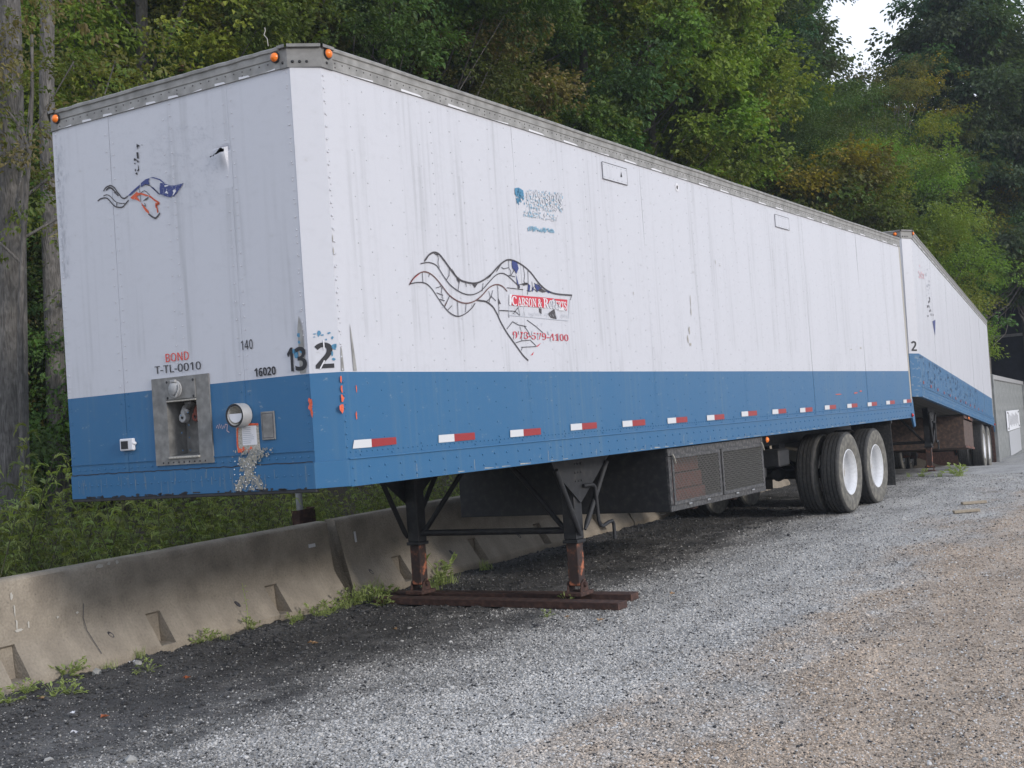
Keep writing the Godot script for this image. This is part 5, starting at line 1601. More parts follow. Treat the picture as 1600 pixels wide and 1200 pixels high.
func make_ground() -> void:
	var xs := []; var zs := []
	var x := -8.0
	while x < 20.0: xs.append(x); x += 0.075
	while x < 46.0: xs.append(x); x += 0.3
	while x < 160.0: xs.append(x); x += 4.0
	var lo := [-9.0, -11.0, -15.0, -22.0, -35.0, -60.0]
	lo.reverse()
	xs = lo + xs
	var z := -3.9
	while z < 6.0: zs.append(z); z += 0.07
	while z < 14.0: zs.append(z); z += 0.5
	while z < 90.0: zs.append(z); z += 5.0
	var lz := [-4.3, -4.8, -5.5, -6.5, -8.0, -10.0, -13.0, -18.0, -25.0, -35.0, -50.0, -80.0]
	lz.reverse()
	zs = lz + zs
	var s := Shape.new()
	var nx := xs.size(); var nz := zs.size()
	for a in nx:
		for b in nz:
			var px: float = xs[a]; var pz: float = zs[b]
			s.v.append(Vector3(px, surface_at(px, pz), pz))
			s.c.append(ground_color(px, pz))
	s.n.resize(nx * nz); s.t.resize(nx * nz)
	for a in nx:
		for b in nz:
			var p := s.v[mini(a + 1, nx - 1) * nz + b] - s.v[maxi(a - 1, 0) * nz + b]
			var q := s.v[a * nz + mini(b + 1, nz - 1)] - s.v[a * nz + maxi(b - 1, 0)]
			s.n[a * nz + b] = q.cross(p).normalized()
	for a in nx - 1:
		for b in nz - 1:
			var i := a * nz + b
			s.i.append_array([i, i + nz, i + nz + 1, i, i + nz + 1, i + 1])
	tag(part(self, "ground", s.mesh(mat.ground)), "gravel yard with dark fines along the barrier and tan dirt further out", "ground", "", "structure")

func stone_mesh(sd: int) -> ArrayMesh:
	var r := RandomNumberGenerator.new(); r.seed = sd
	var g := (1.0 + sqrt(5.0)) / 2.0
	var p := []
	for q in [Vector3(-1, g, 0), Vector3(1, g, 0), Vector3(-1, -g, 0), Vector3(1, -g, 0), Vector3(0, -1, g), Vector3(0, 1, g), Vector3(0, -1, -g), Vector3(0, 1, -g), Vector3(g, 0, -1), Vector3(g, 0, 1), Vector3(-g, 0, -1), Vector3(-g, 0, 1)]:
		p.append((q as Vector3).normalized() * r.randf_range(0.75, 1.15) * Vector3(1.0, 0.62, 0.8))
	var s := Shape.new()
	for f in [[0, 11, 5], [0, 5, 1], [0, 1, 7], [0, 7, 10], [0, 10, 11], [1, 5, 9], [5, 11, 4], [11, 10, 2], [10, 7, 6], [7, 1, 8], [3, 9, 4], [3, 4, 2], [3, 2, 6], [3, 6, 8], [3, 8, 9], [4, 9, 5], [2, 4, 11], [6, 2, 10], [8, 6, 7], [9, 8, 1]]:
		s.tri(p[f[0]], p[f[1]], p[f[2]])
	return s.mesh(mat.stone)

func scatter(called: String, label: String, mesh: Mesh, rows: PackedFloat32Array) -> MultiMeshInstance3D:
	var mm := MultiMesh.new()
	mm.transform_format = MultiMesh.TRANSFORM_3D
	mm.use_colors = true
	mm.mesh = mesh
	mm.instance_count = rows.size() / 16
	mm.buffer = rows
	var o := MultiMeshInstance3D.new()
	o.multimesh = mm
	o.name = called
	if label:
		o.name = numbered(called)
		add_child(o, true)
		tag(o, label, "gravel", "", "stuff")
	return o

func row(into: PackedFloat32Array, b: Basis, o: Vector3, c: Color) -> void:
	into.append_array([b.x.x, b.y.x, b.z.x, o.x, b.x.y, b.y.y, b.z.y, o.y, b.x.z, b.y.z, b.z.z, o.z, c.r, c.g, c.b, 1.0])

func make_gravel() -> void:
	var eye := to_world * EYE
	var rows := [PackedFloat32Array(), PackedFloat32Array(), PackedFloat32Array()]
	var made := 0
	for k in 1400000:
		if made > 330000: break
		var x := rng.randf_range(-2.6, 17.0); var z := rng.randf_range(-2.95, 5.0)
		var d := Vector2(x - eye.x, z - eye.z).length()
		if rng.randf() > minf(1.0, pow(5.6 / d, 1.7)): continue
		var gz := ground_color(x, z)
		var rocky := sstep(0.1, 0.4, gz.r) * (1.0 - 0.65 * sstep(1.9, 3.2, z))
		if rng.randf() > 0.6 + 0.4 * rocky: continue
		var big := rng.randf()
		var r := (0.0035 + 0.0085 * pow(rng.randf(), 1.6)) * (0.75 + 0.25 * rocky) + (0.012 * rng.randf() if big > 0.985 else 0.0)
		var tone := rng.randf()
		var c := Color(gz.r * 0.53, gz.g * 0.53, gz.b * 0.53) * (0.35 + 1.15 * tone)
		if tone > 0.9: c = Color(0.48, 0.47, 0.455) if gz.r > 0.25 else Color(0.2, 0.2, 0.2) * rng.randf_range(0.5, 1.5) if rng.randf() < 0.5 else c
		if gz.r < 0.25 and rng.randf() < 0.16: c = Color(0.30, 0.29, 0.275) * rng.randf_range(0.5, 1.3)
		if tone < 0.07: c = Color(0.03, 0.03, 0.032)
		row(rows[made % 3], Basis.from_euler(Vector3(rng.randf() * 0.9 - 0.45, rng.randf() * TAU, rng.randf() * 0.9 - 0.45)).scaled(Vector3.ONE * r), Vector3(x, surface_at(x, z) + r * 0.25, z), c)
		made += 1
	for k in 5200:                                             # coarse dark lumps, thickest along the barrier
		var x := rng.randf_range(-2.6, 12.0)
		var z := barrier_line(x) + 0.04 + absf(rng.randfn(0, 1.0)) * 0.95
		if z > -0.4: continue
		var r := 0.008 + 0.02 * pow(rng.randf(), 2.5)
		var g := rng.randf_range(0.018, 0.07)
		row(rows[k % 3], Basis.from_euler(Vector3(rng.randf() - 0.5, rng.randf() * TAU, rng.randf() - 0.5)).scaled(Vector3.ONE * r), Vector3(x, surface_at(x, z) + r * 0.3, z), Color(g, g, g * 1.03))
	for k in 3:
		scatter("gravel", ["small grey crushed stones lying loose over the yard", "small angular crushed stones scattered over the yard", "small rounded crushed stones scattered over the yard"][k], stone_mesh(7 + k), rows[k])
	# lumps large enough to pick out along the foot of the barrier
	for q in [[55, 1075, 0.05, 0], [85, 1062, 0.06, 0], [110, 1055, 0.04, 0], [152, 1052, 0.055, 1], [160, 1048, 0.035, 0], [215, 1040, 0.05, 1], [50, 1155, 0.02, 1], [118, 1158, 0.018, 1], [205, 1192, 0.05, 1], [75, 1185, 0.03, 1], [195, 1103, 0.012, 1], [1013, 924, 0.02, 1], [640, 984, 0.02, 1], [838, 980, 0.035, 0], [945, 975, 0.012, 0], [1152, 1040, 0.016, 0], [1028, 1100, 0.014, 0], [1100, 1012, 0.015, 0], [1318, 1143, 0.012, 1], [1540, 1190, 0.02, 1], [355, 1043, 0.014, 1], [385, 1010, 0.04, 0], [375, 1000, 0.035, 0], [1240, 834, 0.03, 1], [1232, 838, 0.03, 0]]:
		var p := on_ground(q[0], q[1])
		if p.z < barrier_line(p.x) + 0.05: p.z = barrier_line(p.x) + 0.05 + q[2] * 0.5
		p.y = surface_at(p.x, p.z) + q[2] * 0.25
		var s := stone_mesh(200 + int(q[0]))
		var m := plain(Color(0.035, 0.035, 0.038) if q[3] == 0 else Color(0.30, 0.295, 0.28), 0.9)
		var o := part(self, "loose_stone", s, Transform3D(Basis.from_euler(Vector3(0, q[0] * 1.0, 0.2)).scaled(Vector3.ONE * q[2]), p))
		o.set_surface_override_material(0, m)
		tag(o, "dark lump of broken asphalt lying loose on the gravel" if q[3] == 0 else "pale loose stone larger than the gravel around it", "stone", "dark asphalt lumps" if q[3] == 0 else "pale larger stones")

# ---------------------------------------------------------------- the wood
var sprigs := {}
func leaf(s: Shape, o: Vector3, along: Vector3, up: Vector3, l: float, w: float, fold := 0.25) -> void:
	var side := along.cross(up).normalized()
	var nn := side.cross(along).normalized()
	var tip := o + along * l - nn * l * 0.12
	var m := o + along * l * 0.45
	s.tri(o, m + side * w * 0.5 + nn * w * fold, tip)
	s.tri(o, tip, m - side * w * 0.5 + nn * w * fold)

func make_sprig(sd: int, leaves: int, reach: float, l: float, w: float) -> ArrayMesh:     # a spray of leaves on a twig, hanging out flat
	var r := RandomNumberGenerator.new(); r.seed = sd
	var s := Shape.new()
	for k in leaves:
		var f := pow(r.randf(), 0.7)
		var a := r.randf_range(-0.95, 0.95)
		var d := Vector3(cos(a), r.randf_range(-0.25, 0.25), sin(a))
		var o := d * reach * f + Vector3(0, r.randfn(0, 0.12) * reach - 0.15 * reach * f * f, 0)
		var out := (d + Vector3(r.randfn(0, 0.4), r.randf_range(-0.7, 0.1), r.randfn(0, 0.4))).normalized()
		var up := (Vector3.UP + Vector3(r.randfn(0, 0.45), 0, r.randfn(0, 0.45))).normalized()
		var v := r.randf_range(0.8, 1.2)
		s.tint = Color(v * r.randf_range(0.92, 1.08), v, v * r.randf_range(0.8, 1.1)) * 0.8
		leaf(s, o, out, up, l * r.randf_range(0.7, 1.2), w * r.randf_range(0.7, 1.2))
	return s.mesh(mat.leaf)

func tree(called: String, label: String, at: Vector3, o: Dictionary) -> Node3D:
	var r := RandomNumberGenerator.new(); r.seed = o.seed
	var h: float = o.h; var tr: float = o.r
	var t := thing(called, Transform3D(Basis.IDENTITY, at), label, "tree", o.get("group", "trees of the wood"))
	var lean: Vector3 = o.get("lean", Vector3(r.randfn(0, 0.02), 0, r.randfn(0, 0.02)))
	var bark: Material = mat.bark_pale if o.get("pale", false) else mat.bark
	var s := Shape.new()
	var pts := []; var rad := []
	var bend := Vector3(r.randfn(0, 1), 0, r.randfn(0, 1)) * 0.02 * h
	for k in 11:
		var f := k / 10.0
		pts.append(Vector3(0, -0.3 + f * h * 0.92, 0) + lean * f * h + bend * sin(f * 5.0) * f)
		rad.append(tr * (1.0 - 0.85 * f) * (1.25 if k == 0 else 1.0) + 0.01)
	s.tube(pts, rad, 12)
	var spine := func(f: float) -> Vector3:
		var q := clampf(f, 0, 1) * 10.0
		return (pts[int(minf(q, 9.0))] as Vector3).lerp(pts[int(minf(q, 9.0)) + 1], q - int(minf(q, 9.0)))
	var crown0: float = o.crown; var cr: float = o.wide
	var clumps := []
	var n_cl: int = o.clumps
	for k in n_cl:
		var f := pow(r.randf(), 0.9)
		var y := lerpf(crown0, h, f)
		# the outline of the crown: full in the middle, domed at the top
		var env := cr * (0.45 + 0.75 * sin(PI * clampf(0.16 + 0.80 * f, 0, 1))) * r.randf_range(0.75, 1.12)
		var a := r.randf() * TAU
		var q := env * pow(r.randf(), 0.42)
		clumps.append((spine.call(y / h) as Vector3) * Vector3(1, 0, 1) + Vector3(cos(a) * q, y, sin(a) * q))
	var lm := Shape.new()
	var limbs := 0
	for c: Vector3 in clumps:
		if limbs > o.get("limbs", 26): break
		limbs += 1
		var f := clampf((c.y - cr * 0.5 - r.randf() * 0.8) / h, 0.12, 0.93)
		var b: Vector3 = spine.call(f)
		var m := b.lerp(c, 0.5) + Vector3(r.randfn(0, 0.15), -0.12 * b.distance_to(c), r.randfn(0, 0.15))
		var r0 := maxf(0.018, tr * 0.32 * (1.1 - f))
		lm.tube([b, b.lerp(m, 0.5) + Vector3(r.randfn(0, 0.06), 0, r.randfn(0, 0.06)), m, m.lerp(c, 0.55), c], [r0, r0 * 0.8, r0 * 0.6, r0 * 0.4, 0.008], 5, false)
	part(t, "trunk", s.mesh(bark))
	part(t, "limbs", lm.mesh(bark))
	var rows := PackedFloat32Array()
	var tone: Color = o.tone
	var each: int = o.each
	var sc: float = o.get("scale", 1.0)
	for c: Vector3 in clumps:
		var cl := Color(tone.r * r.randf_range(0.82, 1.22), tone.g * r.randf_range(0.86, 1.16), tone.b * r.randf_range(0.8, 1.2))
		if r.randf() < o.get("turned", 0.0): cl = (o.turn_to as Color) * r.randf_range(0.8, 1.2)
		var size: float = r.randf_range(0.55, 1.0) * o.get("clump", 1.0)
		for k in each:
			var d := Vector3(r.randfn(), r.randfn() * 0.55, r.randfn()) * size * 0.5
			var p := c + d
			var hd := atan2(-(d.z + (c.z) * 0.25), d.x + c.x * 0.25) + r.randfn(0, 0.7)
			var b := Basis(Vector3.UP, hd) * Basis(Vector3.BACK, r.randfn(-0.15, 0.35)) * Basis(Vector3.RIGHT, r.randfn(0, 0.3))
			row(rows, b.scaled(Vector3.ONE * sc * r.randf_range(0.75, 1.25)), p, cl * r.randf_range(0.85, 1.15))
	var kind: String = o.get("leaf", "broad")
	var cm := scatter("crown", "", sprigs[kind][o.seed % 2], rows)
	t.add_child(cm, true)
	cm.set_meta("kind", "stuff")
	return t

func weed_mesh(sd: int, h: float) -> Array:                     # mugwort: stems with drooping feathery side shoots
	var r := RandomNumberGenerator.new(); r.seed = sd
	var st := Shape.new(); var lf := Shape.new()
	for q in r.randi_range(3, 5):
		var a := r.randf() * TAU
		var foot := Vector3(r.randfn(0, 0.06), -0.05, r.randfn(0, 0.06))
		var hh := h * r.randf_range(0.65, 1.1)
		var top := foot + Vector3(cos(a) * 0.28 * hh, hh, sin(a) * 0.28 * hh)
		var mid := foot.lerp(top, 0.5) + Vector3(cos(a), 0, sin(a)) * -0.05 * hh
		st.tube([foot, mid, top], [0.007, 0.005, 0.002], 4, false)
		var n := int(hh * 19)
		for k in n:
			var f := 0.10 + 0.90 * k / n
			var p := foot.lerp(mid, f * 2.0) if f < 0.5 else mid.lerp(top, f * 2.0 - 1.0)
			var b := k * 2.4 + r.randf() * 0.6
			var l := lerpf(0.34, 0.09, f) * r.randf_range(0.7, 1.2)
			var d := Vector3(cos(b), 0.75, sin(b)).normalized()
			var v := r.randf_range(0.4, 1.3)
			lf.tint = Color(v * r.randf_range(0.9, 1.15), v, v * 0.9) * 0.75
			var prev := p
			var seg := 8
			for j in range(1, seg + 1):
				var g := float(j) / seg
				var nx := p + d * l * g + Vector3(0, -0.75 * l * g * g * g, 0)
				var al := (nx - prev).normalized()
				for e: float in [-1.0, 1.0]:
					var sd_v := al.cross(Vector3.UP).normalized() * e
					leaf(lf, prev.lerp(nx, 0.5), (al * 1.1 + sd_v * 0.8 + Vector3(0, r.randf_range(-0.1, 0.4), 0)).normalized(), Vector3.UP + sd_v * 0.3, lerpf(0.07, 0.03, g), lerpf(0.016, 0.010, g), 0.1)
				if j == seg: leaf(lf, nx, al, Vector3.UP, 0.05, 0.014)
				prev = nx
	return [st.mesh(mat.weed_stem), lf.mesh(mat.weed)]

func small_weed_mesh(sd: int) -> ArrayMesh:                     # a low broad-leaved seedling
	var r := RandomNumberGenerator.new(); r.seed = sd
	var s := Shape.new()
	for k in r.randi_range(16, 26):
		var a := r.randf() * TAU
		var d := Vector3(cos(a), r.randf_range(0.1, 1.6), sin(a)).normalized()
		var l := r.randf_range(0.03, 0.16)
		var p := d * l
		var v := r.randf_range(0.7, 1.3)
		s.tint = Color(v, v, v) * 0.8
		s.strip([Vector3(0, -0.01, 0), p * 0.5 + Vector3(0, 0.008, 0), p], 0.003, Vector3(r.randf(), 0.2, r.randf()).normalized())
		for e in 3: leaf(s, p - d * 0.012 * e, (d + Vector3(r.randfn(0, 0.7), r.randf_range(-0.5, 0.2), r.randfn(0, 0.7))).normalized(), Vector3.UP, r.randf_range(0.025, 0.05), r.randf_range(0.016, 0.03))
	return s.mesh(mat.weed)

func grass_mesh(sd: int) -> ArrayMesh:
	var r := RandomNumberGenerator.new(); r.seed = sd
	var s := Shape.new()
	for k in 60:
		var a := r.randf() * TAU
		var o := Vector3(r.randfn(0, 0.05), -0.01, r.randfn(0, 0.04))
		var d := Vector3(cos(a) * r.randf_range(0.1, 0.5), 1, sin(a) * r.randf_range(0.1, 0.5)) * r.randf_range(0.05, 0.2)
		var sd_v := Vector3(-sin(a), 0, cos(a)) * 0.003
		var v := r.randf_range(0.7, 1.3)
		s.tint = Color(v, v, v) * 0.8
		var m := o + d * 0.6; var tip := o + d + Vector3(cos(a), -0.3, sin(a)) * 0.03
		s.quad(o - sd_v, o + sd_v, m + sd_v, m - sd_v)
		s.tri(m - sd_v, m + sd_v, tip)
	return s.mesh(mat.weed)

func make_wood() -> void:
	mat.weed = leaf_material()
	mat.weed.albedo_color = Color(0.42, 0.50, 0.20).linear_to_srgb()
	mat.weed_stem = plain(Color(0.10, 0.10, 0.05), 0.8)
	sprigs.broad = [make_sprig(1, 26, 0.42, 0.125, 0.085), make_sprig(2, 26, 0.42, 0.125, 0.085)]
	sprigs.maple = [make_sprig(3, 24, 0.46, 0.12, 0.11), make_sprig(4, 24, 0.46, 0.12, 0.11)]
	sprigs.fine = [make_sprig(5, 34, 0.42, 0.085, 0.05), make_sprig(6, 34, 0.42, 0.085, 0.05)]
	var dark := Color(0.105, 0.17, 0.055); var mid := Color(0.125, 0.20, 0.055); var bright := Color(0.23, 0.31, 0.06); var olive := Color(0.175, 0.20, 0.06); var brown := Color(0.25, 0.21, 0.10); var cool := Color(0.10, 0.16, 0.085)
	var gold := Color(0.34, 0.28, 0.04)
	# [column, metres away, height, trunk, crown from, crown width, clumps, each, colour, leaf, label]
	var up := aim.y                                             # trunks stand upright in the photograph, which leans a little from the yard's own upright
	var lean := Vector3(0.025, 0, 0.04)

	var list := [
		# trunks at the left, close behind the weeds
		{u = 4, d = 15.0, h = 17.0, r = 0.18, crown = 9.5, wide = 1.8, clumps = 40, each = 22, tone = mid, leaf = "broad", label = "thick grey barked tree with lichen at the end of the weeds", lean = Vector3(0.02, 0, 0.03), limbs = 8},
		{u = 28, d = 14.2, h = 6.4, r = 0.035, crown = 3.3, wide = 1.0, clumps = 20, each = 9, tone = olive, leaf = "fine", turned = 0.45, turn_to = brown, scale = 0.8, limbs = 5, label = "sapling with brownish leaves hanging before the thick trunk"},
		{u = 78, d = 17.5, h = 16.0, r = 0.13, crown = 9.0, wide = 1.8, clumps = 40, each = 22, tone = mid, leaf = "maple", label = "slender grey tree standing next to the thick lichen covered trunk", lean = Vector3(0.035, 0, 0.05), limbs = 8},
		{u = 150, d = 22.0, h = 16.0, r = 0.13, crown = 5.0, wide = 3.2, clumps = 80, each = 26, tone = bright, leaf = "maple", label = "light green tree with thin trunk above the trailer nose"},
		{u = 241, d = 21.0, h = 17.0, r = 0.14, crown = 6.4, wide = 3.0, clumps = 70, each = 24, tone = mid, leaf = "broad", label = "straight trunked tree rising behind the nose roof rail"},
		{u = 305, d = 24.0, h = 18.0, r = 0.16, crown = 6.0, wide = 3.4, clumps = 90, each = 26, tone = olive, leaf = "maple", label = "olive crowned tree behind the middle of the nose"},
		{u = 352, d = 26.0, h = 18.0, r = 0.13, crown = 6.0, wide = 3.2, clumps = 80, each = 26, tone = dark, leaf = "broad", label = "dark tree behind the nose with forked thin trunk"},
		{u = 425, d = 23.0, h = 15.0, r = 0.10, crown = 5.5, wide = 2.8, clumps = 60, each = 24, tone = dark, leaf = "broad", label = "leaning thin tree behind the cut corner of the nose", lean = Vector3(0.22, 0, 0.2)},
		{u = 505, d = 27.0, h = 17.0, r = 0.14, crown = 4.5, wide = 3.4, clumps = 100, each = 26, tone = mid, leaf = "maple", label = "mid green tree behind the nose corner lamp"},
		{u = 630, d = 26.0, h = 18.0, r = 0.16, crown = 5.2, wide = 3.2, clumps = 90, each = 26, tone = olive, leaf = "maple", turned = 0.3, turn_to = brown, label = "brown tinged tree with a bare straight trunk above the roof"},
		{u = 720, d = 28.0, h = 18.0, r = 0.15, crown = 4.0, wide = 3.6, clumps = 120, each = 28, tone = mid, leaf = "maple", label = "green tree with drooping sprays beside the brown tinged one"},
		{u = 800, d = 31.0, h = 19.0, r = 0.15, crown = 4.0, wide = 3.8, clumps = 120, each = 28, tone = dark, leaf = "broad", label = "dark tree between two lighter green ones over the roof"},
		{u = 925, d = 33.0, h = 20.0, r = 0.19, crown = 4.5, wide = 4.0, clumps = 130, each = 30, tone = bright, leaf = "maple", label = "large light green maple with dark trunk showing above roof"},
		{u = 1035, d = 34.0, h = 18.0, r = 0.16, crown = 3.5, wide = 3.4, clumps = 130, each = 30, tone = bright, leaf = "maple", label = "yellow green maple rising above the trailer roof"},
		{u = 1140, d = 44.0, h = 24.0, r = 0.22, crown = 4.0, wide = 3.0, clumps = 150, each = 30, tone = cool, leaf = "broad", scale = 1.2, label = "tall dark oak behind the yellow green maple"},
		{u = 1235, d = 50.0, h = 23.0, r = 0.24, crown = 5.0, wide = 2.3, clumps = 85, each = 20, tone = cool, leaf = "broad", scale = 1.25, label = "tall open crowned tree with sky showing between its boughs"},
		{u = 1215, d = 40.0, h = 11.0, r = 0.11, crown = 2.0, wide = 2.6, clumps = 90, each = 28, tone = dark, leaf = "fine", label = "vine covered lower tree under the tall open crowned one"},
		{u = 1275, d = 37.0, h = 8.8, r = 0.09, crown = 2.5, wide = 1.9, clumps = 55, each = 26, tone = olive, leaf = "maple", turned = 0.4, turn_to = gold, label = "small tree turning gold just behind the trailer roof"},
		{u = 1345, d = 46.0, h = 12.6, r = 0.16, crown = 4.0, wide = 3.0, clumps = 90, each = 22, tone = mid, leaf = "fine", turned = 0.18, turn_to = gold, pale = true, limbs = 60, label = "thin crowned tree with pale forking branches showing through"},
		{u = 1395, d = 49.0, h = 13.6, r = 0.15, crown = 5.0, wide = 2.6, clumps = 70, each = 20, tone = olive, leaf = "fine", turned = 0.3, turn_to = gold, pale = true, limbs = 60, label = "sparse tree with golden top and pale branches"},
		{u = 1365, d = 41.0, h = 10.0, r = 0.12, crown = 1.5, wide = 3.0, clumps = 100, each = 28, tone = bright, leaf = "fine", label = "rounded light green small tree above the gap between trailers"},
		{u = 1530, d = 52.0, h = 18.0, r = 0.26, crown = 6.0, wide = 2.9, clumps = 170, each = 30, tone = cool, leaf = "broad", scale = 1.3, label = "tall dark blue green oak behind the rear trailer"},
		{u = 1620, d = 56.0, h = 16.2, r = 0.25, crown = 6.0, wide = 2.8, clumps = 170, each = 30, tone = cool, leaf = "broad", scale = 1.3, label = "broad dark oak beyond the grey container"},
		{u = 1425, d = 45.0, h = 9.5, r = 0.12, crown = 1.2, wide = 2.0, clumps = 90, each = 28, tone = dark, leaf = "broad", label = "low dark tree just behind the rear trailer roof"},
		{u = 1545, d = 53.0, h = 10.8, r = 0.12, crown = 5.6, wide = 2.8, clumps = 90, each = 28, tone = mid, leaf = "fine", turned = 0.2, turn_to = gold, label = "low tree with yellowing sprays above the container"},
		{u = 1640, d = 64.0, h = 16.0, r = 0.14, crown = 5.4, wide = 3.4, clumps = 90, each = 26, tone = dark, leaf = "broad", label = "dark tree overhanging the navy building beyond the container"},
		{u = 1300, d = 60.0, h = 15.5, r = 0.2, crown = 4.0, wide = 3.0, clumps = 90, each = 24, tone = cool, leaf = "broad", scale = 1.3, label = "distant dark tree in the gap below the bright sky"},
	]
	# the depth of the wood behind: one tree after another so that no sky shows low down
	var shade_names := ["leafy tree deep in the wood behind the trailer nose", "dense green tree deep in the wood behind the roof", "dense tree deep in the wood behind the yellow green maple", "distant tree of the wood behind the rear trailer"]
	for k in 30:
		var u := 20.0 + k * 40.0 + (k * 37 % 19)
		list.append({u = u, d = 33.0 + (k * 13 % 9) + u * 0.012, h = 17.0 + (k * 7 % 5), r = 0.14, crown = 1.5, wide = 4.2, clumps = 110, each = 20, scale = 1.5, tone = [mid, olive, mid, bright][k % 4], leaf = "broad", label = shade_names[0] if u < 450 else shade_names[1] if u < 900 else shade_names[2], group = "deep wood trees %d" % (0 if u < 450 else 1 if u < 900 else 2)})
	for k in 8:
		var u := 1230.0 + k * 55.0
		list.append({u = u, d = 64.0 + (k * 5 % 7), h = 12.5 + (k * 3 % 3), r = 0.16, crown = 1.0, wide = 4.6, clumps = 100, each = 20, scale = 1.7, tone = [mid, olive][k % 2], leaf = "broad", label = shade_names[3], group = "deep wood trees 3"})
	var sd := 1
	for o in list:
		o.seed = 1000 + sd; sd += 1
		if o.d < 29.0 and not o.has("scale"):                    # nearer crowns: smaller sprays, more of them
			o.scale = 0.72
			o.each = int(o.each * 1.55)
		if not o.has("lean"): o.lean = lean + Vector3(sin(sd * 1.7), 0, cos(sd * 2.3)) * 0.015
		tree("broadleaf_tree", o.label, at_distance(o.u, o.d), o)
	# understorey shrubs that close the view between the trunks
	var sh := [[-40, 19.5, 4.6, brown], [45, 19.5, 4.8, olive], [60, 18.4, 2.6, mid], [125, 20.5, 5.0, brown], [140, 20.0, 3.2, dark], [-10, 19.0, 5.0, dark], [75, 21.0, 5.5, dark], [190, 24.0, 7.2, olive], [255, 22.0, 6.6, bright], [330, 23.0, 7.0, olive], [395, 22.0, 6.8, brown], [460, 24.0, 7.0, dark], [560, 25.0, 6.8, brown], [25, 24.0, 6.5, mid], [830, 27.0, 6.4, bright], [1000, 30.0, 6.0, mid], [1120, 34.0, 6.6, dark]]
	var sn := ["brownish understorey shrub at the edge of the weeds", "olive shrub between the thick trunk and the slender one", "leafy shrub growing before the slender grey trunk", "pale brownish shrub against the trailer nose edge", "dark shrub just behind the trailer nose edge", "dark shrub behind the thick lichen covered trunk", "dark shrub between the two left trunks", "olive understorey behind the nose roof rail", "light green sprays above the nose roof rail", "olive understorey behind the middle of the nose rail", "brownish sprays near the nose lamp", "dark understorey behind the cut nose corner", "brownish sprays above the start of the side rail", "mid green shrub deep behind the thick trunk", "light green sprays above the roof before the dark tree", "mid green sprays under the large maple", "dark sprays beneath the yellow green maple"]
	for k in sh.size():
		var q: Array = sh[k]
		tree("understorey_shrub", sn[k], at_distance(q[0], q[1]), {seed = 500 + k, h = q[2], r = 0.04, crown = 0.3 if q[2] < 6 else 2.5, wide = 1.5, clumps = 46, each = 24, tone = q[3], leaf = "fine", scale = 0.9, limbs = 30, lean = Vector3(0.03, 0, 0.04), group = "understorey shrubs"}).set_meta("category", "shrub")
	make_weeds()

